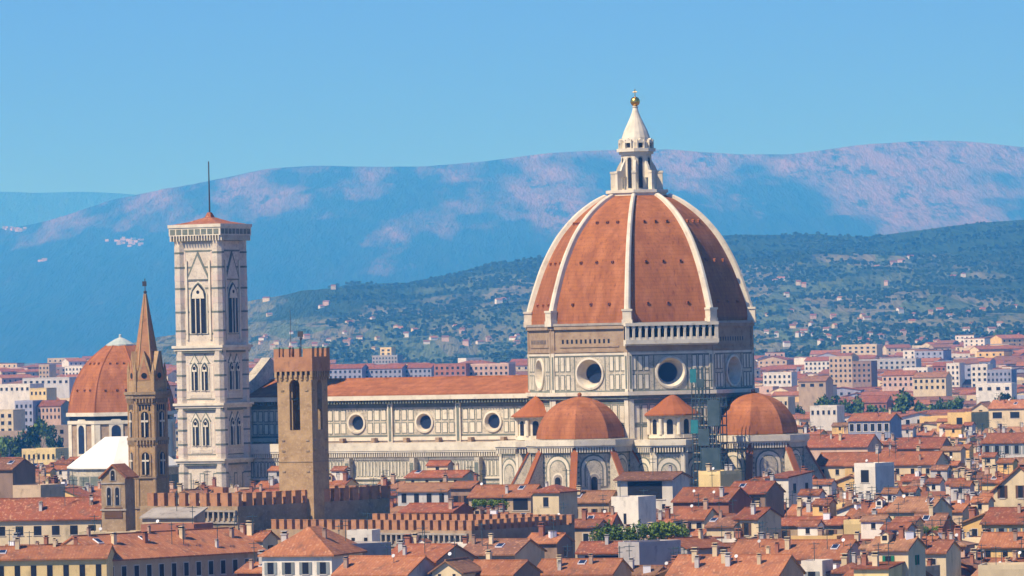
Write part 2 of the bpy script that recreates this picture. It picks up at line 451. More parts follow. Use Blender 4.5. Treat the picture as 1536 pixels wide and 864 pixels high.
for k in range(8):
    mb = MB(); mb.T = Matrix.Translation((0, -AP, 0))
    u = HALF
    mb.wall_hole(-u, u, 42.4, 51.8, 0, 46.9, 3.3, 0)
    mb.poly([(-u,0,0),(u,0,0),(u,0,42.4),(-u,0,42.4)], 0)
    mb.poly([(-u,0,51.8),(u,0,51.8),(u,0,58.6),(-u,0,58.6)], 2 if k != 1 else 0)
    # ledge below and above the marble storey
    mb.plate(rect_pts(-u-.5, u+.5, 41.6, 42.5), .3, -1.25, 4)
    mb.plate(rect_pts(-u-.2, u+.2, 40.8, 41.6), .3, -.75, 1)
    for zz in (42.75, 47.15):
        panels(mb, -u+.6, -u+5.3, zz+.2, zz+3.9, 3)
        panels(mb, u-5.3, u-.6, zz+.2, zz+3.9, 3)
    for sgn in (-1, 1):
        mb.plate(rect_pts(sgn*(u-.45)-.42, sgn*(u-.45)+.42, 42.5, 51.8), .3, -.32, 4)
        mb.plate(rect_pts(sgn*(u-.45)-.20, sgn*(u-.45)+.20, 43.2, 51), .3, -.37, 1)
    band(mb, -u, u, 51.25, 51.75, .16, 4)
    band(mb, -u, u, 50.98, 51.25, .10, 1)
    # lower storey
    for a, b in ((30.0, 34.2), (34.9, 39.4)):
        panels(mb, -u+1.0, u-1.0, a, b, 10)
    band(mb, -u, u, 39.6, 40.5, .09, 1); band(mb, -u, u, 34.35, 34.75, .08, 1); band(mb, -u, u, 29.2, 29.8, .08, 1)
    band(mb, -u, u, 42.5, 42.85, .12, 1)
    for sgn in (-1, 1): mb.plate(rect_pts(sgn*4.15-.12, sgn*4.15+.12, 42.9, 51), .05, -.07, 1)
    for sgn in (-1, 1):
        mb.plate(rect_pts(sgn*(u-.55)-.55, sgn*(u-.55)+.55, 0, 40.7), .3, -.4, 4)
    if k != 1:      # unfinished brown band with putlog holes
        mb.plate(rect_pts(-u, u, 57.5, 58.35), .1, -.55, 2)
        mb.plate(rect_pts(-u, u, 52.0, 52.5), .1, -.22, 2)
        for i in range(11):
            uu = -u+3.2+i*1.25
            mb.plate(rect_pts(uu-.27, uu+.27, 54.1, 55.1), .05, -.02, 3)
        mb.plate(rect_pts(-u+2.4, u-2.4, 53.2, 53.6), .05, -.18, 2)
        for sgn in (-1, 1):
            mb.plate(rect_pts(sgn*(u-.5)-.5, sgn*(u-.5)+.5, 51.8, 58.3), .05, -.25, 2)
    else:
        band(mb, -u, u, 52.0, 53.6, .12, 2)
    w = mb.build('drum_wall', MW, cathedral, rotz=k*math.pi/4)
    put('oculus', OC_BIG, w, (0, -AP, 46.9))
    if k == 1:
        lg = MB(); lg.T = Matrix.Translation((0, -AP, 0)); U = u+1.1
        lg.plate(rect_pts(-U, U, 53.7, 54.75), -.02, -2.1, 0)
        lg.plate(rect_pts(-U, U, 58.0, 58.75), -.02, -2.2, 0)
        lg.plate(rect_pts(-U+.2, U-.2, 54.75, 58.0), -.03, -.35, 1)
        lg.plate(rect_pts(-U, U, 53.3, 53.7), -.02, -1.2, 0)
        N = 14
        for i in range(N+1):
            uu = -U+.5+i*(2*U-1.0)/N
            lg.T = Matrix.Translation((0, -AP, 0))
            ww = .42 if i in (0, N) else .27
            lg.box(uu-ww, uu+ww, -2.0, -1.5, 54.75, 58.0, 0)
        for i in range(N):
            uu = -U+.5+(i+.5)*(2*U-1.0)/N
            hw = (2*U-1.0)/N/2-.27
            lg.box(uu-hw, uu+hw, -1.9, -1.6, 54.75, 55.3, 0)
            for s2 in (-1, 1):
                lg.box(uu+s2*hw-.16, uu+s2*hw+.16, -1.95, -1.55, 57.3, 58.0, 0)
        lg.build('loggia', [M['marble_pale'], M['dark']], cathedral, rotz=k*math.pi/4)

# dome: profile of the ribs at the corners (radius, height)
RP = [(27.55,58.3),(27.35,61.0),(26.5,64.3),(25.3,68.0),(23.6,72.6),(21.3,77.2),(18.9,80.9),(15.2,85.0),(11.0,88.2),(7.7,89.9)]
def catmull(p, sub=4):
    out = []
    for i in range(len(p)-1):
        a, b, c, d = p[max(i-1,0)], p[i], p[i+1], p[min(i+2,len(p)-1)]
        for s_ in range(sub):
            t = s_/sub
            out.append(tuple(.5*(2*b[q]+(c[q]-a[q])*t+(2*a[q]-5*b[q]+4*c[q]-d[q])*t*t+(3*b[q]-a[q]-3*c[q]+d[q])*t**3) for q in (0,1)))
    out.append(p[-1]); return out
RPS = catmull(RP)
SP = [(r-.75, z-.25) for r, z in RPS]
def at_h(prof, z):
    for (a, b), (c, d) in zip(prof, prof[1:]):
        if b <= z <= d: return a+(c-a)*(z-b)/(d-b)
    return prof[-1][0]
vent = MB(); vent.box(-.42,.42,-.6,.5,-.1,.75,0); vent.box(-.28,.28,-.64,-.5,.02,.6,1); vent.plate([(-.55,.75),(.55,.75),(0,1.1)], .4, -.65, 0)
VENT = vent.mesh('vent', [M['dome_tile_dark'], M['dark']])
ca8, sa8 = math.cos(math.pi/8), math.sin(math.pi/8)
for k in range(8):
    mb = MB(); NU = 8
    for (r0, z0), (r1, z1) in zip(SP, SP[1:]):
        for i in range(NU):
            a, b = -1+2*i/NU, -1+2*(i+1)/NU
            mb.poly([(a*r0*sa8,-r0*ca8,z0),(b*r0*sa8,-r0*ca8,z0),(b*r1*sa8,-r1*ca8,z1),(a*r1*sa8,-r1*ca8,z1)])
    # the tiled foot with a stone kerb
    pn = mb.build('dome_panel', M['dome_tile'], cathedral, rotz=k*math.pi/4)
    for z_ in (63.2, 73.2, 82.8):
        for f_ in (-.5, 0, .5):
            r_ = at_h(SP, z_)
            put('vent', VENT, pn, (f_*r_*sa8*(1.0 if z_ < 80 else .9), -r_*ca8, z_), scale=(.62,.62,.62))
    kb = MB(); kb.T = Matrix.Translation((0, -AP, 0))
    kb.plate(rect_pts(-HALF-.1, HALF+.1, 58.36, 58.9), .6, -.72 if k != 1 else -.3, 0)
    kb.build('dome_kerb', M['grey_stone'], cathedral, rotz=k*math.pi/4)
    rb = MB()
    n = len(RPS)
    prev = None
    for q, (r, z) in enumerate(RPS):
        w_ = .78-.33*q/(n-1)
        cur = [(-w_,-r+.9,z-.5),(-w_,-r,z),(-w_*.45,-r-.38,z+.1),(w_*.45,-r-.38,z+.1),(w_,-r,z),(w_,-r+.9,z-.5)]
        if prev:
            for e in range(5): rb.poly([prev[e], prev[e+1], cur[e+1], cur[e]])
        prev = cur
    rb.box(-1.25, 1.25, -28.2, -26.2, 58.3, 59.6); rb.box(-1.05, 1.05, -28.1, -26.2, 59.6, 61.6); rb.box(-1.25, 1.25, -28.25, -26.2, 61.6, 62.1)
    rb.build('rib', M['marble_pale'], cathedral, rotz=k*math.pi/4+math.pi/8)

# lantern
lb = MB()
lb.prism(ngon(7.2, 8, math.pi/8), 89.4, 90.2); lb.prism(ngon(7.6, 8, math.pi/8), 90.2, 90.95)
lb.prism(ngon(3.7, 8, math.pi/8), 90.95, 99.6); lb.prism(ngon(4.2, 8, math.pi/8), 99.6, 100.2)
lb.prism(ngon(4.75, 8, math.pi/8), 100.2, 101.0); lb.prism(ngon(4.0, 8, math.pi/8), 101.0, 102.4)
lantern = lb.build('lantern', M['marble_pale'], cathedral)
wm = MB(); wm.plate(arch_pts(0, 91.4, 1.0, 7.4), .1, -.06, 0); wm.plate(arch_pts(0, 91.2, 1.5, 7.9), .1, -.03, 1)
WML = wm.mesh('window', [M['dark'], M['marble']])
bm_ = MB()
bm_.box(-.42,.42,-6.3,-4.9,90.95,95.0); bm_.box(-.55,.55,-6.45,-4.75,95.0,95.5)
bm_.box(-.32,.32,-4.9,-3.5,93.9,95.0)
pl = [(-6.2,95.5),(-5.0,95.6),(-4.6,96.6),(-3.5,98.4),(-3.5,94.9),(-4.9,95.0)]
n = bm_.pts([(-.3,y,z) for y,z in pl]+[(.3,y,z) for y,z in pl])
for i in range(6): bm_.f.append((n+i,n+(i+1)%6,n+6+(i+1)%6,n+6+i)); bm_.m.append(0)
bm_.poly([(-.3,y,z) for y,z in pl]); bm_.poly([(.3,y,z) for y,z in pl])
BML = bm_.mesh('buttress', [M['marble_pale']])
nic = MB(); nic.plate(arch_pts(0, 101.2, .9, 1.5), .1, -.05, 1); nic.box(-.95,-.7,-.5,.1,101,103.1,0); nic.box(.7,.95,-.5,.1,101,103.1,0); nic.plate([(-1.0,102.3),(1.0,102.3),(0,103.4)], .3, -.45, 0)
NIC = nic.mesh('niche', [M['marble_pale'], M['dark']])
for k in range(8):
    put('window', WML, lantern, tuple(Matrix.Rotation(k*math.pi/4,3,'Z') @ Vector((0,-3.7*ca8,0))), k*math.pi/4)
    put('buttress', BML, lantern, (0,0,0), k*math.pi/4+math.pi/8)
    put('niche', NIC, lantern, tuple(Matrix.Rotation(k*math.pi/4,3,'Z') @ Vector((0,-4.0*ca8,0))), k*math.pi/4)
cn = MB(); cn.lathe([(3.6,102.4),(3.45,103.6),(2.9,105.2),(2.15,106.8),(1.4,108.4),(.85,109.8),(.6,110.8),(.75,111.1),(.35,111.4)], 16)
cn.build('cone', M['marble_pale'], lantern)
bl = MB(); bl.ball((0,0,112.4), 1.18, 0, 20, 12); bl.build('ball', M['gold'], lantern, smooth=True)
cr = MB(); cr.tube((0,0,113.4),(0,0,115.4),.13,6); cr.tube((-.6,0,114.7),(.6,0,114.7),.11,6); cr.build('cross', M['gold'], lantern)

# tribunes: polygonal apses with tiled half domes, buttresses and windows
def gallery(mb, r, n, a0, z, sides=None):
    """corbelled parapet round a polygon"""
    mb.prism(ngon(r+1.2, n, a0), z-.3, z+.1, 4); mb.prism(ngon(r+1.5, n, a0), z+.1, z+1.45, 4, top=True); mb.prism(ngon(r+.12, n, a0), z-1.9, z-.35, 1)
    ap = r*math.cos(math.pi/n); h = r*math.sin(math.pi/n)
    for k in range(n):
        a = a0+math.pi/n+2*math.pi*k/n
        T = Tz(a)
        o_ = mb.T; mb.T = (o_ if o_ is not None else Matrix()) @ T
        m_ = max(4, int(2*h/.62))
        for i in range(m_):
            uu = -h+(i+.5)*2*h/m_
            mb.box(uu-.16, uu+.16, -ap-1.0, -ap+.1, z-1.5, z-.3, 4)
        mb.T = o_
def tribune(ang, d=30.5):
    mb = MB(); n = 8; r = 11.8; a0 = math.pi/8
    mb.prism(ngon(r, n, a0), 0, 31.6, 0)
    gallery(mb, r, n, a0, 30.0)
    ap = r*ca8; h = r*sa8
    for k in (-2,-1,0,1,2):
        mb.T = Tz(k*math.pi/4, 0, -ap, 0)
        mb.plate(arch_pts(0, 20.5, 6.6, 7.6), .05, -.10, 1); mb.plate(arch_pts(0, 20.5, 6.0, 7.2), .05, -.17, 4)
        mb.plate(arch_pts(0, 20.5, 4.6, 6.4), .05, -.22, 1); mb.plate(arch_pts(0, 20.5, 4.1, 6.1), .05, -.27, 0)
        for zz in (19.4, 16.0, 13.0):
            band(mb, -h, h, zz, zz+.55, .3, 4); band(mb, -h, h, zz-.4, zz-.02, .12, 1)
        for zz in (21.2, 22.4, 23.6, 24.8, 26.0): 
            band(mb, -h+.2, -3.5, zz, zz+.45, .1, 1); band(mb, 3.5, h-.2, zz, zz+.45, .1, 1)
        mb.T = None
    t = mb.build('tribune', MW, cathedral, tuple(Vector((math.sin(ang)*d, -math.cos(ang)*d, 0))), ang)
    # roof
    dm = MB()
    prof = [(10.6,31.7),(10.4,33.2),(9.75,35.1),(8.5,37.2),(6.7,39.1),(4.3,40.5),(1.8,41.3),(.3,41.6)]
    dm.lathe(catmull(prof, 2), 8, 0, a0); dm.ball((0,0,42.0), .55, 1, 8, 6)
    dm.build('tribune_dome', [M['dome_tile'], M['dome_tile']], t)
    wn = MB(); wn.plate(arch_pts(0, 15.2, 3.0, 8.6), .1, -.36, 1); wn.plate(arch_pts(0, 15.4, 2.3, 8.0), .1, -.42, 2); wn.plate(arch_pts(0, 15.6, 1.5, 7.2), .1, -.46, 0)
    me = wn.mesh('window', [M['dark'], M['marble_pale'], M['grey_stone']])
    bt = MB()
    q = [(-11.8,0),(-19.5,0),(-19.5,15.2),(-12.2,29.0),(-11.8,29.0)]
    n_ = bt.pts([(-.6,y,z) for y,z in q]+[(.6,y,z) for y,z in q])
    for i in range(5): bt.f.append((n_+i,n_+(i+1)%5,n_+5+(i+1)%5,n_+5+i)); bt.m.append(0)
    bt.poly([(-.6,y,z) for y,z in q]); bt.poly([(.6,y,z) for y,z in q])
    s1 = bt.pts([(-.82,-19.9,14.7),(.82,-19.9,14.7),(.82,-12.2,28.6),(-.82,-12.2,28.6),(-.82,-19.9,15.5),(.82,-19.9,15.5),(.82,-12.2,29.4),(-.82,-12.2,29.4)])
    for f in ((0,1,5,4),(1,2,6,5),(2,3,7,6),(3,0,4,7),(4,5,6,7),(0,3,2,1)): bt.f.append(tuple(s1+i for i in f)); bt.m.append(1)
    bm2 = bt.mesh('buttress', [M['marble'], M['dome_tile_dark']])
    for k in (-2,-1,0,1,2):
        put('window', me, t, tuple(Matrix.Rotation(k*math.pi/4,3,'Z') @ Vector((0,-ap,0))), k*math.pi/4)
    for k in range(-2, 4):
        put('buttress', bm2, t, (0,0,0), (k-.5)*math.pi/4)
    # lower ring of chapels
    lw = MB(); lw.prism(ngon(18.6, 8, a0), 0, 13.2, 0); lw.prism(ngon(19.2, 8, a0), 13.2, 14.2, 4)
    lw.prism(ngon(18.9, 8, a0), 14.2, 14.25, 2, bottom=False, pl1=None)
    rf = [(18.9,14.25),(13.0,16.4)]
    lw.lathe(rf, 8, 2, a0, cap=False)
    lw.build('chapel_ring', [M['marble'], M['marble_green'], M['dome_tile_dark'], M['dark'], M['marble_pale']], t)
    return t
tribune(0.0); tribune(math.pi/2)

def exedra(ang, d, rr, wide):
    mb = MB()
    mb.prism(ngon(rr, 8, math.pi/8-math.pi/8), 0, 31.0, 0)
    gallery(mb, rr, 8, 0, 29.6)
    ap = rr*ca8; h = rr*sa8
    for k in (-2,-1,0,1):
        mb.T = Tz((k+.5)*math.pi/4, 0, -ap, 0)
        mb.plate(arch_pts(0, 20.5, 5.9, 6.6), .05, -.10, 1); mb.plate(arch_pts(0, 20.5, 5.3, 6.2), .05, -.16, 4)
        mb.plate(arch_pts(0, 20.5, 3.9, 5.2), .05, -.21, 1); mb.plate(arch_pts(0, 20.5, 3.4, 4.8), .05, -.25, 0)
        for zz in (19.4, 16.0): band(mb, -h, h, zz, zz+.55, .3, 4); band(mb, -h, h, zz-.4, zz-.02, .12, 1)
        for s_ in (-1, 1): mb.plate(rect_pts(s_*(h-.4)-.45, s_*(h-.4)+.45, 0, 28), .1, -.33, 4)
        mb.T = None
    t = mb.build('exedra', MW, cathedral, (math.sin(ang)*d, -math.cos(ang)*d, 0), ang)
    r = wide
    up = MB(); up.lathe([(r-.6,31.3),(r-.6,36.4)], 16, 0, math.pi/16)
    up.lathe([(r-.1,31.3),(r-.1,32.2)], 16, 0, math.pi/16)
    for i in range(16):
        a = 2*math.pi*i/16
        p = Vector((math.sin(a)*(r-.35), -math.cos(a)*(r-.35), 0))
        if i % 2 == 0: up.tube((p.x,p.y,32.2),(p.x,p.y,36.0), .5, 8, 0)
    up.lathe([(r+.1,36.0),(r+.35,36.9)], 16, 1, math.pi/16)
    up.build('upper_storey', [M['marble_pale'], M['marble']], t)
    nb = MB(); nb.plate(arch_pts(0, 32.3, 1.45, 3.5), .15, -.10, 0)
    me = nb.mesh('niche', [M['dark']])
    for i in range(8):
        a = 2*math.pi*(i+.5)/8
        put('niche', me, t, (math.sin(a)*(r-.62)*math.cos(math.pi/16), -math.cos(a)*(r-.62)*math.cos(math.pi/16), 0), a)
    co = MB(); co.lathe([(r+.9,36.7),(r+.9,37.0),(r*.62,39.2),(r*.30,40.9),(.35,41.9)], 16, 0, math.pi/16)
    co.build('conical_roof', M['dome_tile_dark'], t)
exedra(math.pi/4, 25.5, 9.6, 6.0); exedra(-math.pi/4, 26.0, 9.6, 5.6)

# nave
NX0, NX1 = -106.0, -23.0
mb = MB(); mb.T = Matrix.Translation((0, -10.6, 0))
bays = [-35.5, -54.9, -74.4, -93.8]
edges = [NX1, -45.2, -64.65, -84.1, NX0]
for bx, e1, e0 in zip(bays, edges, edges[1:]):
    mb.wall_hole(e0, e1, 30.0, 42.0, bx, 35.6, 2.05, 0)
    for zz in (32.9, 36.1):
        nl = max(2, int((bx-2.9-e0-1.0)/1.55)); nr = max(2, int((e1-bx-2.9-1.0)/1.55))
        panels(mb, e0+1.0, bx-2.9, zz, zz+2.75, nl, gap=.35, frame=.2); panels(mb, bx+2.9, e1-1.0, zz, zz+2.75, nr, gap=.35, frame=.2)
    band(mb, e0, e1, 39.3, 40.6, .06, 1); band(mb, e0, e1, 32.2, 32.6, .08, 1); band(mb, e0, e1, 31.2, 32.1, .25, 4)  # dark green top band paints in a deeper shadow under the cornice
    for xx in (e0+.1, ):
        mb.plate(rect_pts(xx-.7, xx+.7, 30, 40.6), .1, -.55, 4)
        mb.plate(rect_pts(xx-.35, xx+.35, 31, 40), .1, -.60, 1)
mb.poly([(NX0,0,0),(NX1,0,0),(NX1,0,30),(NX0,0,30)], 0)
mb.T = None
mb.poly([(NX0,10.6,0),(NX1,10.6,0),(NX1,10.6,42),(NX0,10.6,42)], 0)
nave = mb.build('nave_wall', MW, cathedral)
for bx in bays: put('oculus', OC_NAVE, nave, (bx, -10.6, 35.6))
cw = MB()
for s_ in (-1, 1):
    cw.box(NX0, NX1, min(s_*10.4,s_*12.6), max(s_*10.4,s_*12.6), 41.2, 42.3, 0)
    for i in range(100):
        x = NX0+.4+i*(NX1-NX0-.8)/99
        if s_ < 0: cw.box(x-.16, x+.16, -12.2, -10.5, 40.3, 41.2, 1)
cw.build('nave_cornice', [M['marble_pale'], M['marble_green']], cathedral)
rf = MB()
for s_ in (-1, 1):
    rf.poly([(NX0,s_*12.3,42.35),(NX1,s_*12.3,42.35),(NX1,0,46.5),(NX0,0,46.5)])
    rf.poly([(NX0,s_*11.8,42.25),(NX1,s_*11.8,42.25),(NX1,s_*11.8,42.6),(NX0,s_*11.8,42.6)])
rf.box(NX0, NX1, -.25, .25, 46.35, 46.7)
rf.build('nave_roof', M['dome_tile'], cathedral)
# aisles
ai = MB(); ai.T = Matrix.Translation((0, -20.5, 0))
ai.box(NX0, NX1, 0, 9.8, 0, 29.6, 0)
aed = [NX1, -33.5, -51.8, -70.3, -88.8, NX0]
for e1, e0 in zip(aed, aed[1:]):
    panels(ai, e0+1.6, e1-1.4, 22.6, 26.4, max(4, int((e1-e0-3)/.95)), gap=.3, frame=.17)
    band(ai, e0, e1, 26.7, 27.1, .15, 4); band(ai, e0, e1, 22.0, 22.4, .35, 4); band(ai, e0, e1, 21.5, 21.95, .1, 1)
    band(ai, e0, e1, 18.2, 18.7, .3, 4); band(ai, e0, e1, 17.7, 18.1, .1, 1)
    panels(ai, e0+1.6, e1-1.4, 12.0, 17.4, max(4, int((e1-e0-3)/1.3)), gap=.35, frame=.2)
    band(ai, e0, e1, 19.6, 20.0, .1, 1); band(ai, e0, e1, 20.6, 20.9, .1, 1)
    if e0 > NX0:
        ai.box(e0-.75, e0+.75, -1.9, .1, 0, 27.2, 0); ai.box(e0-.5, e0+.5, -1.95, -1.85, 3, 26, 1)
    m_ = int((e1-e0)/.62)
    for i in range(m_):
        uu = e0+(i+.5)*(e1-e0)/m_
        ai.box(uu-.15, uu+.15, -.85, .1, 27.4, 28.5, 4)
    ai.plate(rect_pts(e0, e1, 27.42, 28.48), .05, -.04, 3)
ai.T = Matrix.Translation((0, -20.5, 0))
ai.box(NX0+.05, NX1, -1.0, .3, 28.5, 28.9, 4); ai.box(NX0+.05, NX1, -1.15, -.4, 28.9, 30.9, 4)
ai.T = None
ai.box(NX0, NX1, 10.7, 20.5, 0, 29.6, 0)
ai.build('aisle_wall', MW, cathedral)
ar = MB()
for s_ in (-1, 1): ar.poly([(NX0,s_*20.9,29.62),(NX1,s_*20.9,29.62),(NX1,s_*10.5,30.85),(NX0,s_*10.5,30.85)])
for i in range(8):
    x = NX1-9-i*9.2
    ar.box(x-.5, x+.5, -12.4, -10.7, 30.5, 31.9)
ar.build('aisle_roof', M['brown_masonry'], cathedral)
# facade block at the west end
fc = MB()
q = [(-21.5,0),(21.5,0),(21.5,33),(12,33),(12,44.5),(0,52.2),(-12,44.5),(-12,33),(-21.5,33)]
n_ = fc.pts([(NX0-2.6,y,z) for y,z in q]+[(NX0,y,z) for y,z in q])
for i in range(9): fc.f.append((n_+i,n_+(i+1)%9,n_+9+(i+1)%9,n_+9+i)); fc.m.append(0)
for base in (n_, n_+9):
    fc.f.append((base,base+1,base+2,base+8)); fc.m.append(0)
    fc.f.append((base+3,base+4,base+5,base+6,base+7)); fc.m.append(0)
fc.build('facade', MW, cathedral)

# scaffolding against the east side of the cathedral
sp = P(1065, 640, 1314)
scaf = thing('scaffold_tower', 'tall lattice of steel scaffolding with teal netting against the cathedral', 'scaffolding', (sp.x, sp.y, 0), A30)
sf = MB()
gx = [-3.8,-2.8,-1.8,-.8,.3,1.4,2.5,3.6]; gy = [-1.6, 1.6]; zs = [4+2.15*i for i in range(21)]
for x in gx:
    for y in gy: sf.tube((x,y,0),(x,y,48 if x<0 else 41), .13, 5)
for z in zs[:-1]:
    for y in gy: sf.tube((-3.9,y,z),(3.7 if z < 41 else .2,y,z), .10, 4)
    for x in gx:
        if z < 41 or x < 0: sf.tube((x,-1.7,z),(x,1.7,z), .08, 4)
for i, z in enumerate(zs[:-2]):
    a = i % (7 if z < 39 else 3)
    sf.tube((gx[a],-1.62,z),(gx[a+1],-1.62,z+2.15), .06, 4)
sf.build('tube_frame', M['steel'], scaf)
dk = MB(); dk.box(-3.7,3.5,-1.5,1.5,.12,.30); DK = dk.mesh('deck', [M['plank']])
for z in zs[2:17]: put('deck', DK, scaf, (0,0,z))
for (x, z, w_, h_) in ((-3.3, 46.0, 1.7, 3.2), (-3.2, 34.0, 2.0, 3.2), (-1.4, 44.2, 2.2, 2.0), (1.9, 37.2, 3.2, 6.2), (1.0, 24.0, 5.0, 10.0), (-.8, 31.5, 3.0, 4.0)):
    nb = MB(); nb.plate(rect_pts(x-w_/2, x+w_/2, z-h_/2, z+h_/2), -1.75, -1.80, 0, back=True); nb.build('netting', M['net'] if x < -2 else M['net_dark'], scaf)
# ---------------------------------------------------------------- marble bell tower
cp = P(318.5, 520, 1378)
camp = thing('bell_tower', 'tall square marble bell tower with pairs of arched windows and flat parapet', 'bell tower', (cp.x, cp.y, 0), R(-28))
HW = 5.95
mb = MB()
mb.box(-HW, HW, -HW, HW, 0, 81.4, 0)
LV = [(0, 16.0), (16.0, 27.4), (27.4, 41.0), (41.0, 55.3), (55.3, 81.2)]
for k in range(4):
    mb.T = Tz(k*math.pi/2, 0, -HW, 0)
    # pink and green framing
    for z0, z1 in ((28.6,39.8),(42.2,54.0)):
        mb.plate(rect_pts(-4.55,4.55,z0,z1), .05, -.06, 1); mb.plate(rect_pts(-4.3,4.3,z0+.25,z1-.25), .05, -.10, 0)
        for s_ in (-1,1):
            mb.plate(rect_pts(s_*3.55-.42,s_*3.55+.42,z0+1.8,z1-3.2), .05, -.13, 5)
            mb.plate(rect_pts(s_*3.55-.24,s_*3.55+.24,z0+2.1,z1-3.5), .05, -.16, 4)
            c = s_*1.45
            mb.plate([(c-1.5,z1-2.9),(c+1.5,z1-2.9),(c,z1-.5)], .05, -.22, 1); mb.plate([(c-1.1,z1-2.7),(c+1.1,z1-2.7),(c,z1-.95)], .05, -.28, 4)
        mb.plate(rect_pts(-3.0,3.0,z0+.5,z0+1.5), .05, -.25, 4)
        mb.plate(rect_pts(-2.8,2.8,z0+.65,z0+1.35), .05, -.28, 0)
    for zz in (58.2, 63.6, 69.4, 74.6, 78.6):
        mb.plate(rect_pts(-HW,HW,zz,zz+.45), .05, -.05, 1)
    for zz in (59.4, 64.8, 70.4, 75.6):
        for s_ in (-1,1): mb.plate(rect_pts(s_*4.0-.4,s_*4.0+.4,zz,zz+3.2), .05, -.06, 5)
    mb.plate([(-3.5,71.6),(3.5,71.6),(0,78.8)], .05, -.25, 1); mb.plate([(-2.9,71.9),(2.9,71.9),(0,77.6)], .05, -.32, 0)
    for s_ in (-1,1): mb.plate(rect_pts(s_*3.3-.25,s_*3.3+.25,57,76.5), .05, -.40, 4)
    for i in range(5):
        u = -3.9+i*1.95
        if i in (0,2,4): mb.plate(rect_pts(u-.75,u+.75,17.6,24.2), .05, -.06, 1); mb.plate(rect_pts(u-.5,u+.5,17.9,23.9), .05, -.10, 0)
    mb.T = None
mb.build('shaft', [M['marble_tower']]+MW[1:], camp)
bt = MB()
bt.prism(ngon(1.5, 8, math.pi/8), 0, 81.3, 0)
for z in (20, 24, 31, 34.5, 37.5, 44.5, 48, 51.5, 59, 63.6, 69.4, 74.6, 78.2): bt.prism(ngon(1.56, 8, math.pi/8), z, z+.45, 1)
for z in (29, 43, 57.5, 66, 71.5): bt.prism(ngon(1.55, 8, math.pi/8), z, z+1.4, 2)
BT = bt.mesh('corner_buttress', [M['marble_tower'], M['marble_green'], M['marble_pink']])
for sx_ in (-1,1):
    for sy_ in (-1,1): put('corner_buttress', BT, camp, (sx_*(HW-.55), sy_*(HW-.55), 0))
for z, h in ((15.6,.9),(26.6,1.1),(40.2,1.2),(54.3,1.3)):
    c = MB(); e = HW+1.0; c.box(-e,e,-e,e,z,z+h*.5,0); e += .35; c.box(-e,e,-e,e,z+h*.5,z+h,0); e -= .6; c.box(-e,e,-e,e,z-.5,z,1)
    c.build('cornice', [M['marble_pale'], M['marble_green']], camp)
def gothic(w_, h_, lights, name):
    g_ = MB()
    g_.plate(arch_pts(0, -.2, w_+1.0, h_+.9, pointed=True), .1, -.22, 1)
    g_.plate(arch_pts(0, 0, w_+.4, h_+.35, pointed=True), .1, -.26, 2)
    g_.plate(arch_pts(0, 0, w_, h_, pointed=True), .1, -.30, 0)
    if lights > 1:
        for i in range(1, lights):
            u = -w_/2+w_*i/lights
            g_.box(u-.13, u+.13, -.55, -.2, 0, h_*.72, 1)
        g_.plate([(-w_*.44,h_*.70),(w_*.44,h_*.70),(w_*.36,h_*.84),(0,h_*.97),(-w_*.36,h_*.84)], -.2, -.45, 1)
        g_.plate([(.45*math.cos(2*math.pi*i/10),h_*.83+.45*math.sin(2*math.pi*i/10)) for i in range(10)], -.3, -.5, 0)
    return g_.mesh(name, [M['dark'], M['marble_pale'], M['marble_green']])
TRI = gothic(4.1, 12.2, 3, 'window'); BIF = gothic(1.55, 6.5, 2, 'window')
for k in range(4):
    rot = Matrix.Rotation(k*math.pi/2, 3, 'Z')
    put('window', TRI, camp, tuple(rot @ Vector((0,-HW,58.6))), k*math.pi/2)
    for z in (31.0, 44.6):
        for u in (-1.45, 1.45): put('window', BIF, camp, tuple(rot @ Vector((u,-HW-.05,z))), k*math.pi/2)
pr = MB()
for e, z0, z1, m_ in ((6.5,81.2,81.9,1),(6.9,81.9,82.6,2),(7.4,82.6,84.6,0),(7.6,84.6,85.4,0)): pr.box(-e,e,-e,e,z0,z1,m_)
for k in range(4):
    pr.T = Tz(k*math.pi/2, 0, -7.4, 0)
    for i in range(8): pr.plate(rect_pts(-7.0+i*1.78,-7.0+i*1.78+1.4,82.9,84.2), .05, -.06, 1)
    pr.T = Tz(k*math.pi/2, 0, -6.9, 0)
    for i in range(18): pr.box(-6.8+i*.8-.13,-6.8+i*.8+.13,-.55,.1,81.3,82.6,0)
    pr.T = None
pr.build('parapet', [M['marble_pale'], M['marble_green'], M['grey_stone']], camp)
rf = MB(); rf.lathe([(9.6,85.42),(5.2,86.1),(1.3,87.2),(.6,88.4)], 4, 0, math.pi/4); rf.build('roof', ROOFS[0], camp)
ms = MB(); ms.tube((0,0,87.5),(0,0,101),.24,6,0,.16); ms.build('mast', M['iron'], camp)

# ---------------------------------------------------------------- brick spire tower
bp_ = P(221, 600, 1030)
badia = thing('spire_tower', 'slender six-sided brick tower with a pointed spire and small gables', 'bell tower', (bp_.x, bp_.y, 0), R(-6))
mb = MB(); r = 3.62
mb.prism(ngon(r, 6, math.pi/6), 0, 46.6, 0)
for z, e, h in ((25.6,.22,.5),(31.2,.3,.35),(38.2,.35,.5),(45.9,.5,.7),(46.6,.75,.55)): mb.prism(ngon(r+e,6,math.pi/6), z, z+h, 1)
c6 = math.cos(math.pi/6); h6 = r/2
for k in range(6):
    mb.T = Tz(k*math.pi/3, 0, -r*c6, 0)
    for i in range(6):
        u = -1.45+i*.58
        mb.box(u-.13,u+.13,-.35,.1,37.4,38.2,1); mb.box(u-.13,u+.13,-.4,.1,45.1,45.9,1)
        mb.plate(arch_pts(u, 43.6, .36, 1.2), .05, -.04, 2)
    for s_ in (-1,1): mb.plate(rect_pts(s_*1.55-.24,s_*1.55+.24,26,45), .05, -.14, 0)
    mb.T = None
